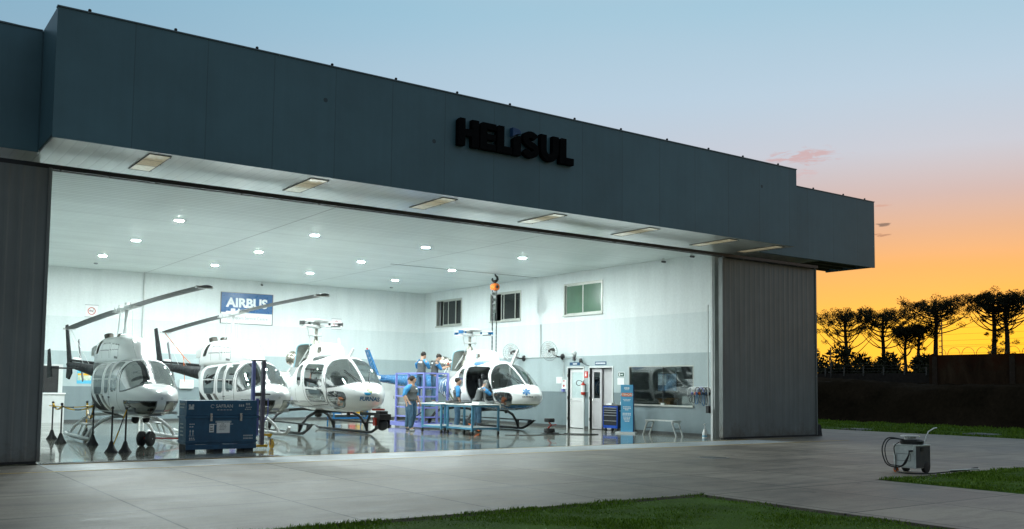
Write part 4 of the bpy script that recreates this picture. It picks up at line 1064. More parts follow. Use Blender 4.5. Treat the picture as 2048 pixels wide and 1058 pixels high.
AW = [rpoly([(1.22, 2.08), (2.28, 2.05), (2.46, 1.42), (1.36, 1.43)], .14), rpoly([(1.43, 1.36), (2.50, 1.31), (2.62, 1.04), (2.5, 1.0), (1.58, 1.03)], .10), rpoly([(.72, 2.03), (.98, 2.08), (1.04, 1.46), (.80, 1.46)], .16), rpoly([(2.74, 1.25), (3.05, 1.29), (3.40, 1.26), (3.47, 1.12), (3.36, .92), (3.15, .84), (2.98, .90), (2.80, 1.08)], .14)]
ADOOR = rpoly([(1.13, 2.15), (2.30, 2.13), (2.42, 1.75), (2.70, 1.36), (2.70, .92), (1.56, .86), (1.40, 1.10), (1.24, 1.40)], .12)
def three_blade(label, blue):
    root = thing('helicopter', label, 'helicopter', group='white helicopters with bare rotor heads')
    sh = Shell(loft(AT, 440, 370, 1.2)); u, y, z = sh.u, np.abs(sh.y), sh.z; side = y > .30; star = sh.y < 0
    if blue:
        sh.set(z < .90, 7); sh.set((z < .92) & (z > .885), 8)
        pan = rpoly([(-1.9, 1.75), (-.25, 1.80), (.05, 1.5), (.12, 1.05), (-.4, .8), (-1.9, 1.0)], .2); sh.set(side & (sdf(pan, u, z) < 0), 7)
        for pts in ([(-.9, 1.8), (-1.05, 1.45), (-.95, 1.05), (-.8, .9)], [(-.55, 1.75), (-.72, 1.35), (-.55, 1.05), (-.4, 1.25), (-.28, .95)], [(-.2, 1.72), (-.12, 1.4), (-.2, 1.2), (.05, .98)], [(-.75, 1.6), (-.45, 1.72), (-.3, 1.5)]):
            for (a0, c0), (a1, c1) in zip(pts, pts[1:]):
                t_ = np.clip(((u-a0)*(a1-a0)+(z-c0)*(c1-c0))/((a1-a0)**2+(c1-c0)**2), 0, 1); sh.set(side & (np.hypot(u-a0-t_*(a1-a0), z-c0-t_*(c1-c0)) < .032), 0)
        ol = rpoly([(-.05, 1.7), (.10, 1.3), (.45, .98), (.55, .86), (.5, .85), (.30, .95), (.02, 1.3), (-.10, 1.7)], .05); sh.set(side & (sdf(ol, u, z) < 0), 8)
    else:
        q = sdf(rpoly([(-.62, 1.28), (-.54, 1.35), (-.50, 1.7), (-.56, 1.85), (-.60, 1.7)], .1), u, z); sh.set(side & (q < 0), 9)
        q = sdf(rpoly([(-.66, 1.22), (-.54, 1.22), (-.5, 1.40), (-.6, 1.38)], .06), u, z); sh.set(side & (q < 0), 7)
    q = np.abs(sdf(ADOOR, u, z)); sh.set(side & (q < .011), 5)
    for hp in ([(-.9, 1.15), (-.35, 1.05), (-.35, 1.5), (-.9, 1.5)], [(.1, .95), (.7, .95), (.7, 1.35), (.1, 1.35)]): sh.set(side & (np.abs(sdf(rpoly(hp, .05), u, z)) < .010) & (sh.lab == 0), 5)
    sh.set((np.abs(u-2.72) < .008) & (z < 1.5) & (sh.lab == 0), 5)
    sh.set(side & (np.abs(z-.985) < .008) & (u > -.4) & (u < 2.9), 5)
    A = 2.36+np.clip((2.16-z)/.76, 0, 1.1)*.32; zl = 1.565-.17*(y/.8)**2
    d = np.minimum(np.minimum(y-.035, (u-A)*.85), z-zl); sh.set(d > -.002, 6); sh.set(d > .022, 10)
    for k, p in enumerate(AW):
        s_ = side if k < 3 else (y > .15); q = sdf(p, u, z); sh.set(s_ & (q < .020), 6); sh.set(s_ & (q < 0), 12+k)
    e = np.hypot((u-1.5)/.34, (y-.44)/.25); sh.set((z > 2.1) & (e < 1.1), 6); sh.set((z > 2.1) & (e < 1), 11)
    door = None
    if blue: dm = side & star & (sdf(ADOOR, u, z) < 0); door = sh.lab[dm].copy(); sh.lab[dm] = -2
    skin = [M_heli, M_seam, M_seal, M_bluep, paint('olive_line', (.10, .13, .02), .4), paint('leaf_green', (.12, .22, .04), .4)]
    sh.part('fuselage', [0, 5, 6, 7, 8, 9], skin, root); sh.part('cabin_lining', [0, 5, 7, 8, 9], [M_liner]*5, root, .03)
    for nm, k, m in (('windshield', 10, M_shield), ('roof_window', 11, M_bluep if blue else M_chin), ('side_window', 12, M_shield), ('side_window', 13, M_shield), ('side_window', 14, M_shield), ('chin_window', 15, M_shield)):
        for s_ in (True, False):
            keep = sh.lab.copy(); sh.lab[(sh.lab == k) & (star != s_)] = -1; o = sh.part(nm, [k], m, root); sh.lab = keep
            if o and k == 12:
                b = MB(); X = (-1 if s_ else 1)*.905; b.bar((X*.97, -1.26, 1.93), (X*.97, -2.26, 1.93), .022, .03); b.bar((X, -1.34, 1.62), (X, -2.36, 1.62), .018, .025); b.bar((X, -1.75, 1.93), (X, -1.78, 1.62), .016, .02); b.build('window_bar', M_dsteel, o)
    if blue:
        keep = sh.lab.copy(); sh.lab[:] = -1; sh.lab[dm] = door
        do = sh.part('door', [0, 5, 6], [M_heli, M_heli, M_seal], root); dl = sh.part('door_lining', [0, 5], [M_liner]*2, do, .04)
        for k in (12, 13): sh.part('door_window', [k], M_shield, do)
        sh.lab = keep
        hinge = Vector((-.87, -2.45, 0)); R = Matrix.Translation(hinge) @ Matrix.Rotation(math.radians(-72), 4, 'Z') @ Matrix.Translation(-hinge)
        do.data.transform(R)
        for c_ in do.children: c_.data.transform(R)
    # mast fairing with its square intake
    FT = [(1.62, 2.36, 2.25, .10, 2.3, 2.6), (1.50, 2.56, 2.22, .27, 2.32, 2.8), (1.3, 2.70, 2.2, .34, 2.34, 3.4), (.95, 2.74, 2.2, .36, 2.36, 3.8), (.55, 2.74, 2.0, .37, 2.36, 3.8), (.36, 2.72, 1.95, .37, 2.36, 3.8)]
    fr = Shell(loft(FT, 60, 90, 1.0)); q = sdf(rpoly([(.93, 2.44), (1.20, 2.44), (1.17, 2.62), (.93, 2.62)], .03), fr.u, fr.z); fr.set((np.abs(fr.y) > .2) & (q < 0), 1)
    fo = fr.part('mast_fairing', [0], M_heli, root); fr.part('intake', [1], paint('intake_tan', (.14, .12, .09), .6), fo, .08)
    # rotor head
    b = MB(); b._lathe((0, 0, 1.95), (0, 0, 1), [(0, .34), (.35, .30), (.55, .20), (.62, .24), (.68, .24), (.72, .13), (.86, .11), (.95, .055), (1.35, .05)], 18); b.build('gearbox', M_eng, root, True)
    b = MB(); b._lathe((0, 0, 2.98), (0, 0, 1), [(0, .10), (.0, .22), (.035, .22), (.035, .10)], 24)
    for k in range(3):
        a_ = 2*PI*k/3+.5; p = Vector((math.sin(a_), -math.cos(a_), 0)); b.cyl(p*.21+Vector((0, 0, 2.66)), p*.21+Vector((0, 0, 2.98)), .012, n=6); b.cyl(p*.23+Vector((0, 0, 3.0)), p*.30+Vector((0, 0, 3.29)), .014, n=6); b.cbox(p*.23+Vector((0, 0, 2.99)), (.06, .06, .05))
    b.build('swashplate', M_lgrey, root, True)
    b = MB(); b._lathe((0, 0, 3.22), (0, 0, 1), [(0, .13), (.05, .16), (.10, .12), (.20, .12), (.22, .40), (.245, .42), (.27, .30), (.30, .10)], 24); hub = b.build('rotor_hub', M_white, root, True)
    for k in range(3):
        a_ = 2*PI*k/3+1.12; p = Vector((math.sin(a_), -math.cos(a_), 0)); q = Vector((p.y, -p.x, 0)); Rm = Matrix.Rotation(a_, 3, 'Z')
        b = MB(); b.prism([(-.16, .08), (.16, .08), (.10, .80), (-.10, .80)], lambda s_, r_, p=p, q=q: tuple(p*r_+q*s_+Vector((0, 0, 3.40))), (0, 0, .045)); b.prism([(-.14, .08), (.14, .08), (.09, .80), (-.09, .80)], lambda s_, r_, p=p, q=q: tuple(p*r_+q*s_+Vector((0, 0, 3.265))), (0, 0, .05))
        arm = b.build('star_arm', M_white, hub)
        b = MB(); b.cyl(p*.70+Vector((0, 0, 3.32)), p*.70+Vector((0, 0, 3.392)), .05, n=10); b.cbox(p*.78+Vector((0, 0, 3.355)), (.17, .08, .12), Rm); b.cyl(p*.4+Vector((0, 0, 3.32)), p*.4+Vector((0, 0, 3.392)), .035, n=8); b.build('blade_fork', M_bluep if blue else M_dsteel, arm)
        b = MB(); b.bar(p*.30+q*.10+Vector((0, 0, 3.27)), p*.74+q*.10+Vector((0, 0, 3.30)), .03); b.build('damper', M_dsteel, arm)
    # bare engine behind the mast
    b = MB(); b._lathe((-.02, 1.35, 2.26), (-.12, 1, .16), [(-.06, .15), (.0, .20), (.16, .24), (.34, .25), (.40, .22), (.40, .18), (.1, .12)], 22); b.build('exhaust_cone', M_titan, root, True)
    b = MB(); b._lathe((0, .36, 2.16), (0, 1, .08), [(0, .10), (.05, .17), (.18, .18), (.22, .13), (.40, .14), (.45, .20), (.62, .21), (.66, .16), (.84, .17), (.95, .15)], 18)
    rd = random.Random(11)
    for k in range(26):
        a_ = rd.uniform(0, 6.28); r_ = rd.uniform(.15, .26); c_ = Vector((math.cos(a_)*r_, .4+rd.random()*.85, 2.17+math.sin(a_)*r_)); b.cbox(c_, (rd.uniform(.03, .10), rd.uniform(.04, .14), rd.uniform(.03, .10)), Matrix.Rotation(rd.uniform(0, 3), 3, 'X'))
    eng = b.build('engine', M_eng, root, True)
    b = MB()
    for k in range(14):
        p0 = Vector((rd.uniform(-.26, .26), .35+rd.random()*.4, 2.0+rd.random()*.4)); p1 = p0+Vector((rd.uniform(-.2, .2), rd.uniform(.1, .5), rd.uniform(-.2, .2))); b.tube([p0, p0.lerp(p1, .4)+Vector((0, 0, .06)), p1], .012, 5)
    b.build('pipework', M_engd, eng)
    for k in range(5): 
        p0 = Vector((rd.uniform(-.3, -.18), .3+rd.random()*.9, 2.0+rd.random()*.3)); MB().cbox(p0, (.05, .05, .05)).build('cap', M_red, eng)
    b = MB(); R_ = 8; fwp = rpoly([(-.48, 1.88), (-.36, 2.70), (.0, 2.74), (.36, 2.70), (.48, 1.88)], .14)
    b.prism([tuple(p) for p in fwp], lambda p, q: (p-.12, .30, q), (0, .02, 0)); fwall = b.build('firewall', paint('firewall_mesh', (.20, .22, .20), .7, .3, .35, 40), root)
    MB().tube([(p[0]-.12, .30, p[1]) for p in fwp], .022, 6, closed=True).build('firewall_rim', paint('pale_blue_metal', (.25, .42, .48), .4), fwall)
    b = MB()
    for sx in (-1, 1):
        b.cyl((sx*.46, .85, 1.86), (sx*.12, .05, 2.52), .026, n=8); b.cyl((sx*.5, .42, 1.88), (sx*.2, .06, 2.60), .020, n=8); b.cyl((sx*.40, -.35, 2.2), (sx*.14, 0, 2.62), .024, n=8)
    b.cyl((-.55, .9, 1.86), (-.18, 1.2, 2.14), .02, n=8); b.cyl((-.60, .5, 1.86), (-.52, .5, 2.12), .04, n=8); b.build('strut', M_lgrey, root)
    b = MB(); b.box(-.42, .42, .55, 1.75, 1.872, 1.892); b.build('engine_deck', M_eng, root)
    # tail
    tm = M_bluep if blue else M_heli
    b = MB(); b.tube([(0, 1.9, 1.54), (0, 2.6, 1.57), (0, 4.8, 1.66), (0, 7.25, 1.78)], [.33, .30, .22, .14], 18); b.build('tail_boom', tm, root, True)
    b = MB(); b.box(-.10, .10, 1.9, 7.0, 1.76, 1.90); b.build('drive_shaft_cover', tm, root, bevel=.03)
    b = MB(); b.prism([(6.75, 1.75), (7.25, 1.70), (8.15, 2.95), (7.80, 2.97), (6.95, 2.0)], lambda p, q: (-.04, p, q), (.07, 0, 0)); b.prism([(6.7, 1.69), (7.2, 1.62), (7.5, .95), (7.25, .95)], lambda p, q: (-.035, p, q), (.06, 0, 0)); fin = b.build('tail_fin', tm, root, bevel=.02)
    MB().ball((0, 7.98, 3.0), .045, 8).build('beacon', M_red, fin, True)
    b = MB(); b.box(-1.25, 1.25, 5.5, 6.05, 1.66, 1.71); b.build('stabilizer', tm, root, bevel=.02)
    b = MB(); b.cyl((-.08, 7.1, 1.86), (-.32, 7.1, 1.86), .07, n=10); tr = b.build('tail_rotor', M_lgrey, root, True)
    for s_ in (-1, 1): MB().bar((-.28, 7.1, 1.86), (-.28, 7.1+s_*.90, 1.86+s_*.1), .03, .16).build('tail_blade', M_white, tr)
    # skids: tube below, long step plate above, joined at an upswept toe
    M_sk = paint('skid_black', (.030, .031, .033), .4, var=.2)
    for sx in (-1, 1):
        x = sx*1.10; b = MB(); b.tube([(x, 2.3, .10), (x, 2.1, .05), (x, -1.5, .05), (x, -1.75, .07), (x, -2.05, .18), (x, -2.35, .33)], .042, 10); sk = b.build('skid', M_sk, root, True)
        b = MB(); b.box(x-.10, x+.10, -2.33, 2.1, .325, .35); b.box(x-.10, x-.09, -2.33, 2.1, .351, .37); b.prism([(-2.42, .35), (-2.05, .35), (-1.98, .20), (-2.2, .20)], lambda p, q, x=x: (x-.015, p, q), (.03, 0, 0)); b.build('step_plate', M_sk, sk)
        for yy in (-1.45, .9): MB().bar((x, yy, .07), (x, yy, .322), .05).build('skid_post', M_sk, sk)
    for yy in (-1.45, .9):
        b = MB(); b.tube([(-1.10, yy, .10), (-1.02, yy, .30), (-.86, yy, .52), (-.6, yy, .66), (0, yy, .70), (.6, yy, .66), (.86, yy, .52), (1.02, yy, .30), (1.10, yy, .10)], .045, 10); b.build('cross_tube', M_sk, root, True)
    # cabin
    b = MB(); b.box(-.72, .72, -3.0, .0, .80, .86); b.build('cabin_floor', M_liner, root)
    for x in (-.42, .42): seat(root, x, 1.95, .50, M_seatd if blue else M_seat, .95, .66)
    for x in (-.60, -.2, .2, .60): seat(root, x, .70, .38, M_seatd if blue else M_seat, .95, .62)
    b = MB(); b.box(-.22, .22, -3.15, -2.75, .87, 1.36); b.box(-.30, .30, -3.2, -2.9, 1.30, 1.52); b.box(-.10, .10, -2.7, -1.9, .87, 1.05); b.build('instrument_console', M_cab, root)
    MB().box(-.80, .80, .02, .06, .86, 2.0).build('bulkhead', M_liner, root)
    b = MB()
    for x in (-.42, .42):
        b.tube([(x, -2.4, .9), (x+.02, -2.5, 1.25)], .014, 6); b.cyl((x-.1, -2.95, 1.0), (x+.1, -2.95, 1.0), .03, n=8)
    b.build('controls', M_cab, root)
    MB().cbox((-.42, -2.75, 1.0), (.10, .16, .22), Matrix.Rotation(.3, 3, 'X')).build('control_box', M_orange, root)
    # outside fittings
    b = MB()
    if blue: b.prism([(-2.55, 2.18), (-2.42, 2.20), (-2.82, 2.72), (-2.90, 2.70)], lambda p, q: (.02, p, q), (.05, 0, 0)); b.tube([(.03, -2.5, 2.22), (.05, -2.62, 1.95), (.06, -2.7, 1.72)], .03, 6)
    else: b.prism([(-1.85, 2.32), (-1.70, 2.34), (-1.62, 2.86), (-1.70, 2.86)], lambda p, q: (-.02, p, q), (.035, 0, 0)); b.prism([(-2.3, 2.22), (-2.18, 2.26), (-2.55, 2.55), (-2.60, 2.52)], lambda p, q: (.02, p, q), (.035, 0, 0))
    b.build('cable_cutter' if blue else 'antenna', M_white, root)
    b = MB()
    for x, dx in ((-.12, -.30), (.10, .3)):
        b.tube([(x, -3.50, 1.54), (x+dx*.5, -3.2, 1.72), (x+dx, -2.93, 1.90)], .012, 5)
    b.build('wiper', M_black, root)
    b = MB()
    for c_, r_ in (((-.35, -1.1, .62), .11), ((.2, -2.0, .66), .06)): b._lathe(c_, (-.25, -.6, -.5), [(-.1, r_), (.06, r_), (.07, r_*.8), (.03, r_*.5)], 14)
    b.build('landing_light', M_dsteel, root, True)
    return root, sh
h3, sh3 = three_blade('white helicopter with green and blue nose emblem and black camera ball underneath', False); h3.location = (12.1, 27.5, 0)
h4, sh4 = three_blade('white and blue helicopter with a blue star on its nose, door open, mechanics around it', True); h4.location = (18.2, 28.1, 0)
# nose lettering and emblems, laid on the skin
def nose_frame(h, wpos, dirc):
    n = Vector(dirc).normalized(); x = Vector((-n.y, n.x, 0)).normalized(); return frame(Vector(wpos)-h.location, x, n), n
bv = sh3.bvh(); fm, n3 = nose_frame(h3, (12.07, 23.72, 1.075), (-.46, -.88, .12))
M_logo = paint('logo_blue', (.02, .14, .32), .4)
decal('lettering', textmesh('FURNAS', .150, fm, .005, .98, .18), M_logo, h3, bv, n3)
fe, _ = nose_frame(h3, (12.05, 23.75, 1.275), (-.46, -.88, .12))
decal('emblem', polymesh([[(.02+.085*math.cos(a_), .01+.10*math.sin(a_)) for a_ in np.linspace(-.9, 2.6, 14)]], fe), paint('leaf_olive', (.15, .20, .04), .4), h3, bv, n3)
decal('emblem', polymesh([[(-.11, -.02)]+[(-.02+.10*math.cos(a_), -.025+.075*math.sin(a_)) for a_ in np.linspace(3.6, 6.2, 12)]], fe), paint('leaf_blue', (.02, .30, .55), .4), h3, bv, n3, .008)
bv4 = sh4.bvh(); fs, n4 = nose_frame(h4, (17.95, 24.35, 1.32), (-.5, -.82, .25)); rays = []
for k in range(3):
    a_ = PI/2+k*PI/3; d_ = Vector((math.cos(a_), math.sin(a_))); e_ = Vector((-d_.y, d_.x))*.035
    for s_ in (1, -1): rays.append([tuple(q) for q in (e_, e_+d_*.135*s_, -e_+d_*.135*s_, -e_)])
for k, r_ in enumerate(rays): decal('emblem', polymesh([r_], fs), M_logo, h4, bv4, n4, .006+.0008*k)
fs2, _ = nose_frame(h4, (17.98, 24.35, 1.13), (-.5, -.82, .1))
decal('lettering', polymesh([[(-.16+i*.05, -.014), (-.16+i*.05+.036, -.014), (-.16+i*.05+.04, .016), (-.16+i*.05+.006, .016)] for i in range(7)], fs2, .2), M_charcoal, h4, bv4, n4)
# camera ball slung under the nose of the third helicopter
b = MB(); b.bar((.30, -2.6, .66), (.30, -4.0, .66), .06, .08); b.bar((.30, -3.2, .66), (.30, -3.0, .40), .05); b.bar((.30, -3.9, .62), (.30, -3.9, .76), .26, .22); arm = b.build('camera_arm', M_blackp, h3)
MB().cbox((.20, -3.88, .80), (.30, .20, .05)).build('camera_cover', M_red, arm)
b = MB(); b.cbox((.30, -3.95, .60), (.36, .34, .16)); b.cbox((.13, -3.95, .45), (.04, .20, .34)); b.cbox((.47, -3.95, .45), (.04, .20, .34)); b.build('camera_yoke', M_blackp, arm, bevel=.015)
MB().ball((.30, -3.95, .38), .165, 20).build('camera_ball', M_blackp, arm, True)
MB().cbox((.085, -3.9, .47), (.05, .12, .22)).build('cover_flap', M_red, arm)

# ================================================================== PEOPLE
M_skin = paint('skin', (.42, .25, .17), .55, var=.06); M_hair = paint('dark_hair', (.022, .015, .010), .8, var=.3, vscale=30)
M_shirt = paint('grey_shirt', (.075, .082, .084), .85, var=.15, vscale=9, bump=.3, bscale=22); M_sleeve = paint('blue_sleeve', (.03, .19, .40), .85, var=.12, vscale=9, bump=.3, bscale=22)
M_jeans = paint('denim', (.045, .105, .17), .9, var=.25, vscale=12, bump=.4, bscale=26); M_shoe = paint('work_boot', (.05, .05, .05), .7); M_shoeg = paint('grey_boot', (.28, .30, .31), .7)
M_capg = paint('grey_cap', (.16, .16, .15), .85); M_eye = paint('eye', (.02, .015, .012), .3)
def skin_mesh(name, verts, edges, radii, root, mat, parent, sub=2):
    me = bpy.data.meshes.new(name); me.from_pydata(verts, edges, []); o = bpy.data.objects.new(name, me); COL.objects.link(o)
    sk = o.modifiers.new('skin', 'SKIN'); sk.use_smooth_shade = True
    for i, r in enumerate(radii):
        v = me.skin_vertices[0].data[i]; v.radius = r if isinstance(r, tuple) else (r, r); v.use_root = (i == root); v.use_loose = False
    sb = o.modifiers.new('sub', 'SUBSURF'); sb.levels = sub; sb.render_levels = sub
    dg = bpy.context.evaluated_depsgraph_get(); dg.update(); m2 = bpy.data.meshes.new_from_object(o.evaluated_get(dg)); m2.name = name
    bpy.data.objects.remove(o); bpy.data.meshes.remove(me); m2.materials.clear(); m2.shade_smooth()
    return link(name, m2, parent, [mat])
def chain(pts, rad): return pts, [(i, i+1) for i in range(len(pts)-1)], rad
def person(label, loc, face_deg, P, hair='short', beard=False, cap=False, boots=None, logo_back=True, sc=1.0, group='mechanics in grey and blue shirts'):
    """P: joint positions in metres, +Y forward, +X to the person's right"""
    D = dict(pel=(0, 0, .97), waist=(0, 0, 1.12), chest=(0, 0, 1.32), neck=(0, .0, 1.49), head=(0, .03, 1.63), top=(0, .02, 1.71),
             shR=(.185, 0, 1.42), elR=(.255, -.02, 1.15), wrR=(.25, .08, .91), shL=(-.185, 0, 1.42), elL=(-.255, -.02, 1.15), wrL=(-.25, .08, .91),
             hipR=(.095, 0, .92), knR=(.11, .03, .50), anR=(.115, -.02, .10), hipL=(-.095, 0, .92), knL=(-.11, .03, .50), anL=(-.115, -.02, .10), look=(0, 1, -.1))
    D.update(P); D = {k: Vector(v) for k, v in D.items()}; look = D['look'].normalized()
    t = thing('person', label, 'person', loc, -math.radians(face_deg), group); t.scale = (sc, sc, sc)
    V, E, R = [], [], []
    def add(p, r, frm=None):
        V.append(tuple(p)); R.append(r)
        if frm is not None: E.append((frm, len(V)-1))
        return len(V)-1
    pel = add(D['pel'], (.13, .09)); w = add(D['waist'], (.125, .085), pel); c = add(D['chest'], (.145, .095), w); n0 = add(D['chest'].lerp(D['neck'], .75), (.055, .052), c)
    n = add(D['neck'], .053, n0); up = (D['top']-D['neck']).normalized()
    jaw = add(D['neck'].lerp(D['head'], .55)+look*.018, (.068, .074), n); hd = add(D['head'], (.088, .104), jaw); br = add(D['head'].lerp(D['top'], .6), (.085, .100), hd); tp = add(D['top'], (.058, .064), br)
    rt = look.cross(up).normalized()
    add(D['head']+look*.098-up*.012, .014, hd)
    for s_ in (1, -1): add(D['head']+rt*s_*.082-up*.01, (.012, .022), hd)
    for sd_ in ('R', 'L'):
        sh, el, wr = D['sh'+sd_], D['el'+sd_], D['wr'+sd_]; s_ = 1 if sd_ == 'R' else -1
        a0_ = add(D['neck'].lerp(sh, .55)-Vector((0, 0, .035)), .042, n0); a = add(sh-Vector((0, 0, .01)), .045, a0_); b_ = add(sh.lerp(el, .5), .044, a); e = add(el, .040, b_); f_ = add(el.lerp(wr, .4), .039, e); x = add(wr, .026, f_)
        d = (wr-el).normalized(); side = d.cross(Vector((0, 0, 1)) if abs(d.z) < .9 else Vector((1, 0, 0))).normalized(); nrm = side.cross(d).normalized()
        palm = add(wr+d*.055, (.034, .018), x)
        for k, (o_, l_) in enumerate(((-.024, .062), (-.008, .075), (.008, .070), (.024, .055))):
            k0 = add(wr+d*.092+side*o_, .0105, palm); k1 = add(wr+d*(.088+l_*.42)+side*o_*1.0+nrm*.010*s_, .0095, k0); add(wr+d*(.088+l_*.70)+side*o_*.95+nrm*.034*s_, .0085, k1)
        th = add(wr+d*.045-side*.04*s_, .0125, palm); add(wr+d*.085-side*.058*s_+nrm*.012*s_, .010, th)
    for sd_ in ('R', 'L'):
        a = add(D['hip'+sd_], .085, pel); b_ = add(D['hip'+sd_].lerp(D['kn'+sd_], .5), .070, a); k = add(D['kn'+sd_], .052, b_); m_ = add(D['kn'+sd_].lerp(D['an'+sd_], .35), .052, k); an = add(D['an'+sd_], .036, m_)
        add(D['an'+sd_]+Vector((0, .11, -.055)), (.036, .022), an)
    skin_mesh('body', V, E, R, 0, M_skin, t, 1)
    # clothes follow the same joints
    st, E2, R2 = [], [], []
    pts = [D['pel']+Vector((0, 0, -.06)), D['pel']+Vector((0, 0, .04)), D['waist'], D['chest'].lerp(D['waist'], .4), D['chest'], D['chest'].lerp(D['neck'], .45), D['chest'].lerp(D['neck'], .80)]
    st = [tuple(p) for p in pts]; E2 = [(i, i+1) for i in range(6)]; R2 = [(.165, .125), (.168, .130), (.160, .125), (.172, .126), (.190, .130), (.175, .118), (.092, .085)]
    for sd_ in ('R', 'L'): st.append(tuple(D['sh'+sd_].lerp(D['chest'], .12))); E2.append((4, len(st)-1)); R2.append(.088)
    top_ = skin_mesh('shirt', st, E2, R2, 2, M_shirt, t)
    for sd_ in ('R', 'L'):
        sh, el, wr = D['sh'+sd_], D['el'+sd_], D['wr'+sd_]
        skin_mesh('sleeve', [tuple(D['neck'].lerp(sh, .30)-Vector((0, 0, .03))), tuple(sh), tuple(sh.lerp(el, .5)), tuple(el), tuple(el.lerp(wr, .18))], [(i, i+1) for i in range(4)], [.066, .088, .074, .064, .060], 1, M_sleeve, t)
    tv = [tuple(D['pel']+Vector((0, 0, .06))), tuple(D['pel'])]; te = [(0, 1)]; tr_ = [(.155, .118), (.150, .118)]
    for sd_ in ('R', 'L'):
        h, k, a = D['hip'+sd_], D['kn'+sd_], D['an'+sd_]; i = len(tv); tv += [tuple(h), tuple(h.lerp(k, .5)), tuple(k), tuple(k.lerp(a, .5)), tuple(a+Vector((0, 0, -.015)))]
        te += [(1, i), (i, i+1), (i+1, i+2), (i+2, i+3), (i+3, i+4)]; tr_ += [.105, .094, .078, .074, .068]
    skin_mesh('trousers', tv, te, tr_, 1, M_jeans, t)
    for sd_ in ('R', 'L'):
        a = D['an'+sd_]; skin_mesh('boot', [tuple(a+Vector((0, -.035, -.055))), tuple(a+Vector((0, .05, -.06))), tuple(a+Vector((0, .16, -.068)))], [(0, 1), (1, 2)], [(.044, .046), (.046, .04), (.040, .03)], 0, boots or M_shoe, t)
    b = MB(); hc = D['head'].lerp(D['top'], .35)-look*.014
    if cap:
        b.ball(hc+up*.012, .098, 14, (.88, 1.02, .92)); b.cbox(hc+look*.12+up*.02, (.15, .12, .014), Matrix.Rotation(math.atan2(-look.x, look.y), 3, 'Z')); b.build('cap', M_capg, t, True)
    else:
        b.ball(hc+up*.016-look*.016, .104, 14, (.90, 1.0, .88))
        for k in range(26):
            a_ = rng.uniform(0, 6.28); e_ = rng.uniform(.1, 1.4); q = rt*math.cos(a_)*math.cos(e_)*.082-look*(math.sin(a_)*math.cos(e_)*.088+.016)+up*(math.sin(e_)*.072+.020); b.ball(hc+q, rng.uniform(.014, .024), 6)
        b.build('hair', M_hair, t, True)
    if beard:
        b = MB(); b.ball(D['neck'].lerp(D['head'], .52)+look*.055, .048, 10, (1.05, .8, .9)); b.ball(D['neck'].lerp(D['head'], .8)+look*.085-up*.012, .02, 8, (1.6, .6, .5)); b.build('beard', M_hair, t, True)
    for s_ in (1, -1): MB().ball(D['head']+look*.086+rt*s_*.030+up*.018, .010, 8).build('eye', M_eye, t, True)
    MB().cbox(D['head']+look*.090-up*.042, (.042, .012, .009), Matrix.Rotation(math.atan2(-look.x, look.y), 3, 'Z')).build('mouth', paint('lips', (.28, .11, .09), .5), t)
    # printed patch on the shirt
    bvh_ = BVHTree.FromPolygons([tuple(v.co) for v in top_.data.vertices], [tuple(p.vertices) for p in top_.data.polygons])
    tor = (D['neck']-D['waist']).normalized(); fw = (Vector((0, 1, 0))-tor*tor.y).normalized()
    n_ = -fw if logo_back else fw; ctr = D['chest'].lerp(D['neck'], .30)+(Vector((.0, 0, 0)) if logo_back else Vector((-.08, 0, -.02)))
    wx, hx = (.075, .024) if logo_back else (.045, .018)
    decal('shirt_print', polymesh([[(-wx, -hx), (wx, -hx), (wx, hx), (-wx, hx)]], frame(ctr, n_.cross(-tor), n_), .06), M_wtext, t, bvh_, n_, .008)
    return t
fwd = dict(elR=(.24, .10, 1.20), wrR=(.16, .34, 1.19), elL=(-.24, .10, 1.20), wrL=(-.14, .36, 1.21))
person('bearded man walking past the left end of the blue workbench', (15.25, 26.95, 0), 158, dict(look=(-.75, .65, -.05), elR=(.31, -.06, 1.16), wrR=(.30, .10, .94), elL=(-.29, -.03, 1.15), wrL=(-.27, .10, .92), knR=(.12, .06, .50), anR=(.12, .06, .10), knL=(-.11, .02, .50), anL=(-.10, -.12, .10)), beard=True, logo_back=False, boots=M_shoeg, sc=1.02)
person('man half hidden behind the bearded man', (15.62, 27.75, 0), 165, dict(look=(.3, .9, -.1)), logo_back=False)
person('mechanic on the platform with his back turned, left of two', (16.62, 28.75, .88), 62, dict(neck=(0, .05, 1.48), head=(0, .12, 1.60), top=(0, .16, 1.68), look=(0, .75, -.6), chest=(0, .02, 1.32), **fwd), sc=1.02)
person('mechanic on the platform bent over the engine, right of two', (17.0, 28.5, .88), 100, dict(neck=(0, .07, 1.46), head=(0, .16, 1.57), top=(0, .20, 1.64), look=(0, .7, -.7), chest=(0, .03, 1.31), elR=(.22, .16, 1.18), wrR=(.14, .40, 1.24), elL=(-.22, .18, 1.18), wrL=(-.10, .42, 1.26)))
person('man standing upright between the workbench and the open helicopter door', (16.85, 26.75, 0), 112, dict(look=(-.1, 1, -.12), head=(0, .05, 1.62)), sc=1.0)
person('man in a grey cap leaning into the cockpit beside the workbench', (17.0, 25.75, 0), 98, dict(waist=(0, .03, 1.11), chest=(0, .12, 1.30), neck=(0, .22, 1.44), head=(0, .30, 1.55), top=(0, .33, 1.63), look=(-.1, .9, -.4), shR=(.18, .17, 1.38), shL=(-.18, .17, 1.38), elR=(.26, .34, 1.22), wrR=(.16, .55, 1.20), elL=(-.24, .36, 1.24), wrL=(-.12, .58, 1.22), anR=(.16, -.05, .10), anL=(-.14, .06, .10)), cap=True)

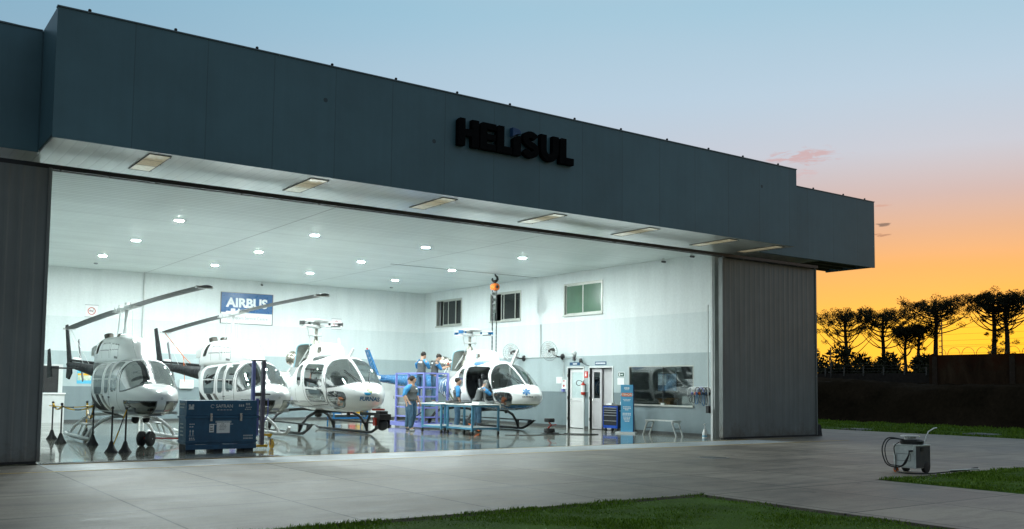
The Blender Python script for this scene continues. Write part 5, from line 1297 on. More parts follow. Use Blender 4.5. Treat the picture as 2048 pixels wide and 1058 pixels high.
# ================================================================== WORKSHOP EQUIPMENT
M_bench = paint('bench_blue', (.08, .26, .40), .45, var=.12); M_top = paint('bench_top', (.62, .64, .62), .5, var=.1, vscale=6)
M_lav = paint('lavender_steel', (.18, .20, .50), .4, var=.08); M_plate = paint('tread_plate', (.42, .44, .46), .4, .6, .2, 20)
def caster(p, c, r=.05, wheel=None):
    b = MB(); b.cyl((c[0]-.018, c[1], r), (c[0]+.018, c[1], r), r, n=14); w = b.build('caster', wheel or M_black, p, True)
    MB().box(c[0]-.03, c[0]+.03, c[1]-.03, c[1]+.03, 2*r+.004, 2*r+.02).box(c[0]-.028, c[0]-.021, c[1]-.02, c[1]+.02, r*.8, 2*r+.004).box(c[0]+.021, c[0]+.028, c[1]-.02, c[1]+.02, r*.8, 2*r+.004).build('fork', M_dsteel, w); return w
def bench(label, x0, x1, y0, y1, h):
    t = thing('workbench', label, 'workbench', (x0, y0, 0), group='blue framed workbenches'); w, l = x1-x0, y1-y0; q = .055
    for x in (q/2, w-q/2):
        for y in (q/2, l-q/2): MB().bar((x, y, .13), (x, y, h-.031), q).build('leg', M_bench, t)
    b = MB()
    for z in (.20, h-.055):
        for x in (q/2, w-q/2): b.bar((x, q+.001, z), (x, l-q-.001, z), q)
        for y in (q/2, l-q/2): b.bar((q+.001, y, z+.001), (w-q-.001, y, z+.001), q*.98)
    b.build('frame', M_bench, t); MB().box(-.03, w+.03, -.03, l+.03, h-.03, h).build('top', M_top, t, bevel=.004); MB().box(q+.002, w-q-.002, q+.002, l-q-.002, .224, .236).build('shelf', M_top, t)
    for x in (q/2, w-q/2):
        for y in (q/2, l-q/2): caster(t, (x, y))
bench('blue workbench nearest the cockpit, right one of the pair', 15.5, 16.5, 23.75, 25.2, .93)
bench('blue workbench beside the bearded man, left one of the pair', 15.35, 16.25, 25.28, 26.5, .93)
# loose things on the benches
b = MB(); b.box(0, .28, 0, .40, .0, .012); b.box(0, .012, 0, .40, .013, .07); b.box(.268, .28, 0, .40, .013, .07); b.box(.013, .267, 0, .012, .013, .07); b.box(.013, .267, .388, .40, .013, .07)
o = b.build('parts_tray', M_wtext); o.location = (15.95, 24.05, .931); tag(o, 'white parts tray on the right blue workbench', 'tray')
for i, (x, y, s_, m, nm, lb) in enumerate([(15.8, 25.5, (.10, .22, .09), M_dsteel, 'toolbox', 'small steel box on the left blue workbench'), (15.6, 26.1, (.06, .25, .05), M_steel, 'spanner_roll', 'steel tool roll on the left blue workbench near the bearded man'), (15.7, 24.8, (.14, .20, .06), M_dsteel, 'grinder', 'dark tool lying on the right blue workbench')]):
    t = thing(nm, lb, 'tool', (x, y, .931)); MB().box(-s_[0], s_[0], -s_[1]/2, s_[1]/2, 0, s_[2]).build('case', m, t, bevel=.01); MB().tube([(-s_[0]*.5, 0, s_[2]), (-s_[0]*.4, 0, s_[2]+.05), (s_[0]*.4, 0, s_[2]+.05), (s_[0]*.5, 0, s_[2])], .01, 6).build('handle', M_black, t)
# maintenance platform
t = thing('work_platform', 'lavender steel work platform with railings beside the blue tail helicopter', 'platform', (16.3, 28.0, 0)); W, L, H = .95, 1.95, .86; q = .062
b = MB(); b.box(-.1, W+.15, -.1, -.04, .06, .20); b.box(-.1, W+.15, L+.3, L+.36, .06, .20); b.box(-.1, -.04, -.039, L+.299, .06, .20); b.box(W+.09, W+.15, -.039, L+.299, .06, .20); b.build('base_frame', M_lav, t)
for x, y in ((0, 0), (0, L), (W, 0), (W, L), (0, L*.55), (W*.55, 0)):
    MB().bar((x, y, .201 if x+y else .201), (x, y, 1.92), q).build('post', M_lav, t)
b = MB(); b.box(.03, W-.03, .03, L-.03, H-.03, H); b.build('deck', M_plate, t)
b = MB()
for z in (.40, .72, 1.10, 1.42, 1.90):
    b.bar((0, q/2, z), (0, L*.55-q/2, z), q*.8); b.bar((0, L*.55+q/2, z), (0, L-q/2, z), q*.8); b.bar((q/2, 0, z+.001), (W*.55-q/2, 0, z+.001), q*.8)
    if z in (.40, 1.90): b.bar((W*.55+q/2, 0, z+.001), (W-q/2, 0, z+.001), q*.8)
b.bar((q/2, L, 1.9), (W-q/2, L, 1.9), q*.8); b.bar((q/2, L, 1.42), (W-q/2, L, 1.42), q*.8); b.build('rail', M_lav, t)
b = MB(); b.bar((.03, .02, .25), (W-.05, .02, .80), .03); b.bar((.03, L*.5, .25), (W-.05, L*.5, .80), .03); b.build('brace', M_dsteel, t)
for c in ((-.05, -.05), (W+.1, -.05), (-.05, L+.3), (W+.1, L+.3)): caster(t, c, .045)
MB().box(W+.10, W+.28, .3, .55, .21, .50).build('winch_box', M_lav, t, bevel=.01)
# helicopter ground wheels under the blue one
def dolly(name, label, loc, parts):
    t = thing(name, label, 'wheels', loc)
    for c, ax, r, w in parts:
        a = Vector(ax).normalized(); c = Vector(c); b = MB(); b._lathe(c, a, [(-w/2, r*.55), (-w/2, r*.88), (-w*.36, r), (w*.36, r), (w/2, r*.88), (w/2, r*.55)], 22); ty = b.build('tyre', M_black, t, True)
        b = MB(); b._lathe(c, a, [(-w*.42, .02), (-w*.42, r*.54), (w*.42, r*.54), (w*.46, r*.2), (w*.5, .02)], 16); b.build('rim', M_lgrey, ty, True)
    return t
t = dolly('wheel_jack', 'grey hubbed ground handling wheels under the blue bellied helicopter', (16.95, 26.2, 0), [((0, 0, .17), (1, 0, .0), .17, .10), ((0, -.55, .16), (1, 0, 0), .16, .10)]); b = MB(); b.bar((.0, -.13, .20), (.0, -.42, .20), .05); b.bar((.08, .0, .2), (.2, -.9, .3), .03); b.build('axle_arm', M_dsteel, t); MB().bar((-.1, -.2, .25), (-.12, -.85, .05), .03).build('jack_handle', M_orange, t)
t = dolly('tow_wheels', 'big black tyres of a tow dolly in front of the leftmost helicopter', (6.02, 22.95, 0), [((0, 0, .175), (.75, -.65, 0), .175, .11), ((-.17, .10, .175), (.75, -.65, 0), .175, .11)]); b = MB(); b.bar((-.26, .17, .20), (.02, -.02, .18), .035); b.bar((.02, .02, .19), (1.15, 1.0, .10), .035); b.build('tow_bar', M_red, t)
t = dolly('wheel_dolly', 'red dolly with two black tyres lying flat near the side door', (18.35, 23.65, 0), [((0, 0, .115), (0, 0, 1), .175, .12), ((0, 0, .435), (0, 0, 1), .165, .12)]); b = MB(); b.bar((-.06, 0, .18), (.08, .0, .28), .035); b.bar((.08, 0, .28), (-.02, 0, .37), .035); b.bar((.08, 0, .28), (.24, -.05, .30), .025); b.build('link', M_red, t); MB().box(-.22, .26, -.16, .16, .012, .05).build('base_plate', M_dsteel, t)
b = MB(); P = [(16.6, 23.6, .012), (17.2, 23.2, .012), (18.1, 23.2, .012), (18.7, 23.25, .012), (19.0, 23.7, .012), (19.25, 23.2, .012), (19.6, 22.75, .012), (19.0, 22.6, .012), (18.4, 23.3, .012)]
def smooth(P, n=6):
    P = [Vector(p) for p in P]; out = []
    for i in range(len(P)-1):
        p0, p1, p2, p3 = P[max(i-1, 0)], P[i], P[i+1], P[min(i+2, len(P)-1)]
        for k in range(n):
            t_ = k/n; out.append(.5*((2*p1)+(p2-p0)*t_+(2*p0-5*p1+4*p2-p3)*t_*t_+(3*p1-p0-3*p2+p3)*t_**3))
    return out+[P[-1]]
b.tube(smooth(P), .011, 6); b.build('cable', M_black, None, True); tag(bpy.data.objects['cable'], 'black cable lying on the floor around the red dolly', 'cable')

# blue shipping crate
M_crate = paint('crate_blue', (.012, .085, .17), .45, var=.18, vscale=5, coat=.2); M_mark = paint('stencil_grey', (.50, .54, .55), .8, var=.3, vscale=30)
t = thing('shipping_crate', 'dark blue shipping crate with white labels and stencilled marks by the door line', 'crate', (6.14, 20.62, 0)); W, D_, H = 1.56, .55, 1.11
MB().box(0, W, 0, D_, .16, .76).build('body', M_crate, t, bevel=.012); MB().box(0, W, 0, D_, .775, H).build('lid', M_crate, t, bevel=.012)
b = MB(); b.box(-.025, W+.025, -.025, D_+.025, .722, .774); b.box(-.02, W+.02, -.02, D_+.02, .20, .235); b.box(.0, W, -.02, -.001, .05, .159); b.build('rim', M_crate, t, bevel=.006)
for x in (.02, .62, 1.30): MB().box(x, x+.20, .02, D_-.02, 0, .155).build('foot', paint('crate_foot', (.015, .02, .028), .7), t)
for x in (.50, 1.16):
    l = MB(); l.box(x, x+.05, -.045, -.026, .66, .83); l.box(x+.005, x+.045, -.06, -.046, .70, .76); l.build('latch', M_steel, t, bevel=.004)
def fr(x, z): return frame((x, -.004, z), (1, 0, 0), (0, -1, 0))
text('lettering', 'SAFRAN', .105, fr(.82, .985), M_mark, t, .001, .001)
b = MB(); b.tube([(.56+.04*math.cos(a_), -.003, .985+.035*math.sin(a_)) for a_ in np.linspace(.5, 5.2, 14)], .006, 5); b.build('logo', M_mark, t)
def strokes(name, parent, f, rows, mat, gap=.35):
    """illegible small print as rows of little dashes: rows of (x, y, width, height, words)"""
    b = MB(); rd = random.Random(len(rows)*7+3)
    for x, y, w, h, n in rows:
        u = w/n
        for i in range(n): b.prism([(x+i*u, y-h/2), (x+i*u+u*(1-gap*rd.uniform(.4, 1)), y-h/2), (x+i*u+u*(1-gap), y+h/2), (x+i*u+u*.08, y+h/2)], lambda p, q: tuple(f @ Vector((p, q, 0))), (f.to_3x3() @ Vector((0, 0, 1)))*.0015)
    return b.build(name, mat, parent)
F0 = fr(0, 0)
strokes('stencil', t, F0, [(.66, .905, .34, .014, 5), (1.14, 1.0, .13, .05, 3), (1.30, 1.03, .10, .05, 3), (1.30, .96, .14, .022, 4), (1.28, .915, .15, .02, 3), (.07, .60, .12, .022, 3), (.07, .545, .10, .022, 2), (.07, .30, .12, .025, 3), (.07, .265, .14, .02, 3), (1.26, .335, .22, .032, 8), (1.26, .275, .22, .032, 7), (.04, 1.0, .14, .05, 2), (.04, .95, .16, .07, 1)], M_mark)
b = MB()
for x in (.09, .15): b.prism([(x-.008, .36), (x+.008, .36), (x+.008, .44), (x+.022, .44), (x, .485), (x-.022, .44), (x-.008, .44)], lambda p, q: (p, -.003, q), (0, -.0015, 0))
b.box(.06, .18, -.0045, -.003, .345, .353); b.build('arrow_mark', M_mark, t)
lab = MB().box(.66, .95, -.008, -.003, .40, .66).build('delivery_note', M_paper, t); strokes('print', lab, frame((0, -.0095, 0), (1, 0, 0), (0, -1, 0)), [(.76, .60, .07, .012, 2), (.73, .57, .14, .008, 4), (.72, .54, .16, .008, 5), (.73, .51, .14, .008, 4), (.72, .48, .12, .008, 3)], M_black)
MB().box(.63, .98, -.010, -.0085, .625, .665).box(.60, 1.02, -.007, -.0045, .585, .60).build('tape', M_mark, t)
lab = MB().box(.50, .60, -.007, -.003, .42, .60).build('sticker', M_paper, t); strokes('print', lab, frame((0, -.0085, 0), (1, 0, 0), (0, -1, 0)), [(.515, .57, .07, .02, 3), (.515, .53, .07, .01, 2), (.515, .50, .06, .02, 4), (.515, .46, .07, .025, 9)], M_black)
Fs = frame((-.004, D_, 0), (0, -1, 0), (-1, 0, 0)); strokes('stencil', t, Fs, [(.10, 1.03, .34, .05, 5), (.10, .96, .30, .03, 4), (.15, .60, .22, .03, 3), (.15, .52, .25, .03, 3), (.15, .44, .22, .03, 3), (.15, .36, .25, .03, 3)], M_mark)
# pallet stacker
t = thing('pallet_stacker', 'tall lavender lifting mast on yellow wheels at the right end of the blue crate', 'stacker', (7.78, 20.95, 0))
MB().bar((.17, .0, .10), (.17, .0, 2.0), .075, .11).build('mast', paint('stacker_grey', (.12, .11, .15), .45), t); MB().bar((-.04, .06, .10), (-.04, .06, 2.0), .065, .10).build('mast', M_lav, t)
b = MB(); b.box(-.08, .22, -.05, .11, 2.003, 2.03); b.box(-.003, .12, -.02, .08, 1.20, 1.28); b.box(.21, .34, -.02, .02, 1.23, 1.26); b.build('crosshead', M_dsteel, t)
b = MB(); b.cyl((.06, .03, .3), (.06, .03, 1.15), .035, n=10); b.build('lift_cylinder', M_lav, t, True); b = MB(); b.box(-.03, .30, -.05, .10, .05, .10); b.box(.22, .42, .0, .06, .30, .34); b.bar((.24, .03, .33), (.40, .03, .28), .04); b.build('foot', M_yellow, t)
caster(t, (.42, .03), .11, M_yellow); caster(t, (-.02, .16), .05, M_yellow)
MB().tube([(.21, .0, 1.12), (.30, .0, 1.15), (.30, .0, .80), (.22, .0, .62)], .014, 6).build('pump_handle', M_lav, t)

# chained posts round the leftmost helicopter
def post(x, y, lab, h=.93, m=None, cone=True):
    t = thing('chain_post', lab, 'barrier post', (x, y, 0), group='black chain posts at the left door')
    MB().cyl((0, 0, .18), (0, 0, h), .019, n=10).build('pole', m or M_black, t, True); MB().ball((0, 0, h+.01), .036, 8).build('knob', M_black, t, True)
    MB()._lathe((0, 0, 0), (0, 0, 1), [(0, .135), (.02, .13), (.10, .075), (.24, .03)], 18).build('base', M_black, t, True)
PT = [(4.79, 21.28, 'black chain post right of centre, left one of the close pair'), (5.05, 21.2, 'black chain post, right one of the close pair before the leftmost helicopter'), (4.97, 23.96, 'black chain post in front of the left skid'), (4.47, 25.04, 'black chain post nearest the left sliding door'),
      (4.58, 26.85, 'black chain post behind the one nearest the left door'), (5.55, 27.6, 'yellow banded chain post behind the left skid')]
for i, (x, y, l) in enumerate(PT): post(x, y, l, .93, M_yellow if i == 5 else None)
def chain_run(a, c, sag, lab):
    a, c = Vector(a), Vector(c); n = max(6, int((c-a).length/.085)); by = MB()
    for i in range(n):
        u0, u1 = i/n, (i+1)/n; p = a.lerp(c, u0)-Vector((0, 0, sag*4*u0*(1-u0))); q = a.lerp(c, u1)-Vector((0, 0, sag*4*u1*(1-u1)))
        by.mi = 0 if i % 8 < 5 else 1; by.bar(p, q, .042, .022)
    t = thing('barrier_chain', lab, 'chain', a); o1 = by.build('links', [M_yellow, M_black], t); o1.data.transform(Matrix.Translation(-a))
chain_run((4.97, 23.96, .92), (4.47, 25.04, .90), .10, 'yellow and black chain between the two posts left of the skid')
chain_run((4.47, 25.04, .90), (4.58, 26.85, .92), .12, 'yellow and black chain behind the left door edge')
chain_run((4.97, 23.96, .90), (5.55, 27.6, .90), .35, 'long sagging yellow and black chain under the leftmost helicopter')
chain_run((4.97, 23.96, .93), (4.0, 23.9, .93), .04, 'taut yellow and black chain running to the left door')
chain_run((4.79, 21.28, .05), (5.05, 21.2, .90), .02, 'yellow and black chain hanging on the close pair of posts')

# ------------------------------------------------------------------ along the side wall
t = thing('tool_cabinet', 'royal blue tool cabinet with five grey handled drawers by the side door', 'cabinet', (21.12, 23.55, 0)); W, D_, H = .42, .72, .90
M_cabb = paint('royal_blue', (.015, .075, .42), .3, coat=.3); M_cabn = paint('navy_side', (.010, .030, .085), .4)
MB().box(.012, W, 0, D_, .13, H-.03).build('case', M_cabn, t, bevel=.006); MB().box(-.01, W+.01, -.02, D_+.02, H-.029, H).build('top', paint('cabinet_top', (.12, .10, .08), .6), t)
MB().box(.0, .011, 0, .035, .13, H-.03).box(.0, .011, D_-.035, D_, .13, H-.03).box(.0, .011, .036, D_-.036, .13, .22).box(.0, .011, .036, D_-.036, H-.08, H-.03).build('front_frame', M_cabb, t)
for z0, z1 in ((.225, .385), (.395, .565), (.575, .655), (.662, .735), (.742, .815)):
    d = MB().box(.0015, .0105, .04, D_-.04, z0, z1).build('drawer', paint('drawer_black', (.02, .022, .026), .45), t); MB().box(-.018, .001, .05, D_-.05, z1-.022, z1-.003).build('handle', M_alu, d)
MB().box(.08, .34, -.012, -.001, .70, .72).build('side_rail', M_alu, t)
for c in ((.06, .07), (.06, D_-.07), (W-.06, .07), (W-.06, D_-.07)): caster(t, c, .055)
t = thing('paper_stack', 'white papers lying on the royal blue tool cabinet', 'papers', (21.2, 23.98, .901)); MB().box(0, .22, -.05, .22, 0, .035).build('sheets', M_paper, t); MB().box(.03, .15, -.02, .14, .036, .062).build('sheets', M_lgrey, t)
t = tag(MB()._lathe((21.4, 23.66, .901), (0, 0, 1), [(0, .04), (.095, .045), (.11, .04), (.115, .02)], 14).build('cup', M_lgrey, None, True), 'pale cup on the right end of the tool cabinet', 'cup')
# notice stand
t = thing('notice_stand', 'tall pale blue notice stand with an orange band and white lines of text', 'notice board', (21.0, 22.95, 0))
nn = Vector((-.80, -.60, 0)).normalized(); xx = Vector((-nn.y, nn.x, 0)); xx = xx if xx.x*.8-xx.y*.6 > 0 else -xx
FB = frame((0, 0, 0), xx, nn)
def pan(name, x0, x1, z0, z1, d0, d1, m, par):
    b = MB(); b.box(x0, x1, z0, z1, d0, d1, FB); return b.build(name, m, par)
pan('base', -.34, .30, 0, .05, -.22, .22, M_lgrey, t); pb = pan('panel', -.20, .20, .052, 1.58, -.02, .02, paint('notice_blue', (.10, .36, .58), .4), t)
pan('edge', .2005, .235, .052, 1.58, -.03, .02, M_cabn, t)
ob = pan('header_band', -.17, .17, 1.20, 1.315, .0205, .0225, M_orange, pb)
def FBt(x, z, d=.0235): return FB @ Matrix.Translation((x, z, d))
text('lettering', 'ATENÇÃO', .088, FBt(0, 1.257), M_wtext, pb, .0005, .002)
strokes('print', pb, FBt(0, 0, .021), [(-.09, 1.475, .18, .05, 3), (-.07, 1.42, .14, .018, 4), (-.13, 1.10, .26, .022, 5), (-.10, 1.06, .20, .022, 4), (-.13, .86, .26, .026, 5), (-.12, .81, .26, .026, 5), (-.06, .765, .12, .026, 2), (-.14, .65, .28, .03, 5), (-.14, .60, .28, .03, 5), (-.12, .53, .24, .024, 4), (-.11, .485, .22, .024, 4), (-.10, .44, .2, .024, 4), (-.07, .395, .16, .024, 3)], M_wtext, .22)
# folding step bench
t = thing('step_bench', 'worn aluminium step bench under the office window', 'step bench', (21.0, 20.95, 0)); 
MB().box(0, .34, -.08, 1.15, .455, .485).box(.0, .34, -.08, -.06, .415, .454).box(.0, .34, 1.13, 1.15, .415, .454).build('platform', M_alu, t)
for y, s_ in ((0, -1), (1.07, 1)):
    for x in (.03, .31): MB().bar((x, y, .454), (x, y+s_*.20, .0), .045, .03).build('leg', M_alu, t)
    MB().bar((.06, y+s_*.10, .23), (.28, y+s_*.10, .23), .05, .02).build('rung', M_dsteel, t)
t = thing('spray_bottle', 'white spray bottle standing on the floor by the right jamb', 'bottle', (21.42, 19.95, 0)); MB()._lathe((0, 0, 0), (0, 0, 1), [(0, .075), (.16, .07), (.24, .035), (.27, .025)], 14).build('bottle', M_paper, t, True); MB().cyl((0, 0, .271), (0, 0, .40), .012, n=8).bar((-.06, -.02, .40), (.03, .01, .42), .03, .03).build('spray_head', M_lgrey, t); MB()._lathe((0, 0, .03), (0, 0, 1), [(0, .0755), (.05, .0745)], 14).build('label_band', paint('pale_blue_label', (.2, .5, .65), .5), t, True)
# fire point
t = thing('fire_extinguisher', 'red and white fire extinguisher hanging between the two side doors', 'extinguisher', (21.70, 26.02, 1.2)); MB()._lathe((0, 0, 0), (0, 0, 1), [(0, .05), (.02, .075), (.11, .078)], 16).build('body', M_red, t, True); MB()._lathe((0, 0, .111), (0, 0, 1), [(0, .0785), (.24, .0785)], 16).build('label_sleeve', M_paper, t, True); MB()._lathe((0, 0, .352), (0, 0, 1), [(0, .078), (.05, .07), (.08, .03), (.12, .025)], 16).build('shoulder', M_red, t, True)
b = MB(); b.bar((0, 0, .47), (-.05, -.10, .52), .02); b.bar((0, 0, .46), (-.04, -.09, .46), .02); b.build('valve', M_dsteel, t); MB().tube(smooth([(0, .02, .46), (-.05, .12, .52), (-.08, .24, .50), (-.10, .26, .40), (-.09, .15, .34), (-.08, .06, .36)], 5), .012, 6).build('hose', M_black, t, True); MB().box(.06, .095, -.03, .03, .15, .40).build('bracket', M_dsteel, t)
def wallsign(name, lab, cat, y0, y1, z0, z1, m, group=None):
    t = thing(name, lab, cat, (XW-.002, (y0+y1)/2, (z0+z1)/2), 0, group); w, h = abs(y1-y0)/2, abs(z1-z0)/2
    p = MB().box(-.012, 0, -w, w, -h, h).build('plate', m, t); return t, p, frame((-.0125, 0, 0), (0, -1, 0), (-1, 0, 0))
M_navy = paint('sign_navy', (.015, .075, .17), .4)
t, p, f = wallsign('door_sign', 'small navy name plate with short white word over the white door', 'sign', 26.32, 26.90, 2.27, 2.38, M_navy); strokes('print', p, f, [(-.10, 0, .24, .05, 6)], M_wtext, .2)
t, p, f = wallsign('door_sign', 'small navy name plate with long white word over the half open door', 'sign', 24.88, 25.48, 2.27, 2.39, M_navy); strokes('print', p, f, [(-.26, 0, .52, .055, 12)], M_wtext, .2)
t, p, f = wallsign('extinguisher_sign', 'red square sign with white extinguisher shape above the fire extinguisher', 'sign', 25.87, 26.09, 1.82, 2.05, M_red)
b = MB(); b.prism([(-.03, -.06), (.03, -.06), (.03, .03), (.015, .05), (-.015, .05), (-.03, .03)], lambda p_, q_: tuple(f @ Vector((p_, q_, 0))), (-.001, 0, 0)); b.prism([(-.02, .06), (.03, .06), (.03, .09), (-.02, .085)], lambda p_, q_: tuple(f @ Vector((p_, q_, 0))), (-.001, 0, 0)); b.build('pictogram', M_wtext, p)
t, p, f = wallsign('exit_sign', 'dark green exit sign with white man and arrow above a sheet of paper', 'sign', 23.97, 24.25, 1.86, 2.00, paint('exit_green', (.01, .07, .045), .4))
b = MB()
for poly in ([(-.10, -.045), (-.05, -.045), (-.05, .045), (-.10, .045)], [(-.02, -.015), (.05, -.015), (.05, .015), (-.02, .015)], [(.051, -.035), (.09, 0), (.051, .035)]): b.prism(poly, lambda p_, q_: tuple(f @ Vector((p_, q_, 0))), (-.001, 0, 0))
b.build('pictogram', M_wtext, p)
MB().box(-.006, -.0005, -.16, .16, -.09, .09).build('rim', M_wtext, t)
t, p, f = wallsign('paper_notice', 'white sheet of paper taped below the green exit sign', 'notice', 23.96, 24.30, 1.58, 1.81, M_paper)
t, p, f = wallsign('paper_notice', 'white sheet of paper on the wall left of the white door', 'notice', 27.33, 27.69, 1.61, 1.85, M_paper)
t, p, f = wallsign('call_box', 'white wall box with red button and red arrow beside the white door', 'alarm box', 27.10, 27.36, 1.42, 1.75, M_paper); b = MB()
for poly in ([(-.05, .10), (.05, .10), (.05, .14), (-.05, .14)], [(-.05, -.06), (.05, -.06), (.05, -.02), (-.05, -.02)], [(-.055, -.061), (.055, -.061), (0, -.12)]): b.prism(poly, lambda p_, q_: tuple(f @ Vector((p_, q_, 0))), (-.001, 0, 0))
b.build('print', M_red, p); MB().box(-.08, -.001, -.05, .06, -.27, -.17).build('socket', M_lav, t)
MB().tube([(-.02, 0, .17), (-.02, 0, .95), (-.02, -1.1, .95)], .012, 6).build('conduit', M_lgrey, t)
t = thing('bulkhead_lamp', 'small round unlit wall lamp above the white door', 'wall lamp', (XW, 26.62, 2.66)); MB()._lathe((-.02, 0, .05), (-1, 0, 0), [(-.02, .09), (.05, .10), (.10, .06), (.12, .01)], 16).build('globe', M_lgrey, t, True); MB().box(-.07, -.001, -.05, .05, -.22, -.06).build('holder', M_dsteel, t)
t = thing('siren_lamp', 'small grey spotlight with a cable above the doors', 'wall lamp', (XW, 26.12, 2.42)); MB().cyl((-.05, .12, .04), (-.22, -.08, -.02), .06, .05, 12).build('housing', M_dsteel, t, True); MB().tube([(-.2, -.08, -.04), (-.1, -.22, -.14), (-.01, -.34, -.18)], .01, 6).build('cable', M_black, t, True); MB().box(-.05, -.001, .08, .16, -.01, .08).build('bracket', M_grey, t)
def wall_fan(y, z, lab, yaw):
    t = thing('wall_fan', lab, 'fan', (XW, y, z), 0, 'wall fans with wire cages')
    MB()._lathe((0, 0, 0), (-1, 0, 0), [(0, .12), (.03, .11), (.06, .05)], 16).build('wall_plate', M_blackp, t, True); MB().tube([(-.05, 0, 0), (-.22, 0, -.01), (-.36, .06, .05), (-.40, .10, .14)], .026, 8).build('arm', M_blackp, t, True)
    c = Vector((-.42, .14, .22)); a = Vector((-math.cos(yaw), -math.sin(yaw), -.15)).normalized(); u = a.orthogonal().normalized(); w = a.cross(u)
    MB()._lathe(c-a*.16, a, [(0, .05), (.05, .085), (.22, .085), (.28, .05), (.34, .045), (.36, .02)], 14).build('motor', paint('fan_brown', (.045, .030, .022), .5), t, True)
    b = MB(); k = c+a*.16; R = .36
    b.torus(k, a, R, .007, 36, 5); b.torus(k+a*.09, a, R*.6, .005, 32, 4)
    for rr, d in ((R, .004), (R*.8, .06), (R*.6, .09), (R*.4, .105), (R*.22, .11)): b.torus(k+a*d, a, rr, .0028, 32, 4)
    for rr, d in ((R*.8, -.06), (R*.5, -.08)): b.torus(k+a*d, a, rr, .0028, 28, 4)
    for i in range(24):
        q = 2*PI*i/24; e = u*math.cos(q)+w*math.sin(q); b.tube([k+a*.11+e*R*.12, k+a*.09+e*R*.6, k+e*R, k-a*.07+e*R*.65, k-a*.08+e*R*.25], .0024, 4)
    b.build('cage', paint('cage_wire', (.16, .17, .17), .4, .5), t)
    b = MB()
    for i in range(3):
        q = 2*PI*i/3+.4; e = u*math.cos(q)+w*math.sin(q); s_ = a.cross(e); b.quad([k+e*.05-s_*.03, k+e*.30-s_*.09-a*.02, k+e*.31+s_*.07+a*.03, k+e*.06+s_*.04])
    b.build('fan_blade', M_lgrey, t)
wall_fan(29.75, 2.58, 'black wire cage fan on the side wall, left of the two', .42); wall_fan(27.32, 2.60, 'black wire cage fan on the side wall above the white door, right of the two', .30)
# headset rack
t = thing('headset_rack', 'white hook rail beside the office window', 'rack', (XW, 20.44, 1.45)); MB().box(-.02, -.001, -.40, .40, -.0, .09).build('rail', M_paper, t)
b = MB()
for i in range(6): b.cyl((-.02, -.34+i*.135, .06), (-.10, -.34+i*.135, .08), .009, n=6)
b.build('hook', M_steel, t)
hl = ['white headset at the left end', 'second headset from the left', 'third headset from the left', 'headset with a lavender strap, fourth from left', 'black headset with hanging blue strap', 'dark headset at the right end']
for i in range(6):
    y = 20.44+.34-i*.135; t = thing('headset', hl[i]+' of the hook rail', 'headset', (XW-.09, y, 1.52), 0, 'headsets hanging on the hook rail'); s_ = .16 if i == 0 else .11
    MB().tube([(0, s_*math.cos(a_), -s_*1.1+s_*1.1*math.sin(a_)) for a_ in np.linspace(-.5, PI+.5, 14)], .014, 6).build('band', M_lgrey if i < 2 else (M_lav if i == 3 else M_black), t, True)
    for q in (-1, 1): MB().ball((0, q*s_*.85, -s_*1.7), .045, 10, (1, .6, 1.2)).build('ear_cup', [M_grey, M_lav, M_orange, M_black, M_navy, M_black][i], t, True)
    MB().tube(smooth([(-.02, .02, -s_*1.9), (-.04, .05, -.40-.05*(i % 3)), (-.03, -.03, -.46-.1*(i == 4)), (-.02, -.02, -s_*1.6)], 4), .010, 5).build('cord', M_bluep if i in (2, 4) else M_black, t, True)
t = thing('hoist_control', 'black hoist control box hanging on a white pipe at the right jamb', 'control box', (21.70, 20.06, .86)); MB().box(-.05, .05, -.06, .06, -.12, .10).build('case', M_black, t, bevel=.01); MB().cyl((0, 0, .101), (0, 0, 3.2), .018, n=8).build('pipe', M_lgrey, t, True)
# inside the office, seen through the glass
t = thing('picture_frame', 'dark framed picture with blue tones behind the office glass', 'picture', (22.25, 22.38, 1.68)); b = MB(); b.box(0, .03, -.46, -.43, -.31, .31); b.box(0, .03, .43, .46, -.31, .31); b.box(0, .03, -.429, .429, -.31, -.28); b.box(0, .03, -.429, .429, .28, .31); b.build('frame', M_black, t)
MB().box(.012, .03, -.428, .428, -.279, .279).build('print', paint('picture_blue', (.10, .20, .32), .4, var=.8, vscale=3.5), t); MB().box(-.001, .011, .05, .42, -.1, .25).build('pale_area', paint('picture_pale', (.45, .52, .58), .5, var=.4, vscale=5), t)
MB().cyl((.03, 0, 0), (1.94, 0, .0), .01, n=6).build('wall_bracket', M_dsteel, t)
def carton(loc, lab):
    t = thing('cardboard_box', lab, 'box', loc); m = paint('cardboard', (.24, .14, .06), .85, var=.15); MB().box(0, .30, -.27, .27, 0, .20).build('carton', m, t)
    b = MB(); b.quad([(0, -.27, .2), (0, .27, .2), (-.12, .30, .27), (-.12, -.30, .27)]); b.quad([(.3, -.27, .2), (.3, .27, .2), (.4, .3, .28), (.4, -.3, .28)]); b.quad([(0, .27, .2), (.3, .27, .2), (.3, .42, .26), (0, .42, .26)]); b.quad([(0, -.27, .2), (.3, -.27, .2), (.3, -.40, .25), (0, -.40, .25)]); b.build('flap', m, t); MB().cyl((-.002, .0, .10), (-.004, 0, .10), .05, n=14).build('print', paint('print_green', (.25, .30, .12), .6), t)
MB().box(22.06, 22.75, 20.8, 23.7, .84, .88).build('counter', M_dsteel, hangar)
carton((22.2, 22.45, .881), 'open cardboard box on the counter behind the office glass')
t = thing('monitor', 'pale flat monitor on the counter behind the office glass', 'monitor', (22.22, 21.42, .881)); MB().box(0, .03, -.25, .25, .04, .36).build('screen', M_lgrey, t, bevel=.01); MB().box(-.02, .10, -.12, .12, 0, .039).build('stand', M_grey, t)
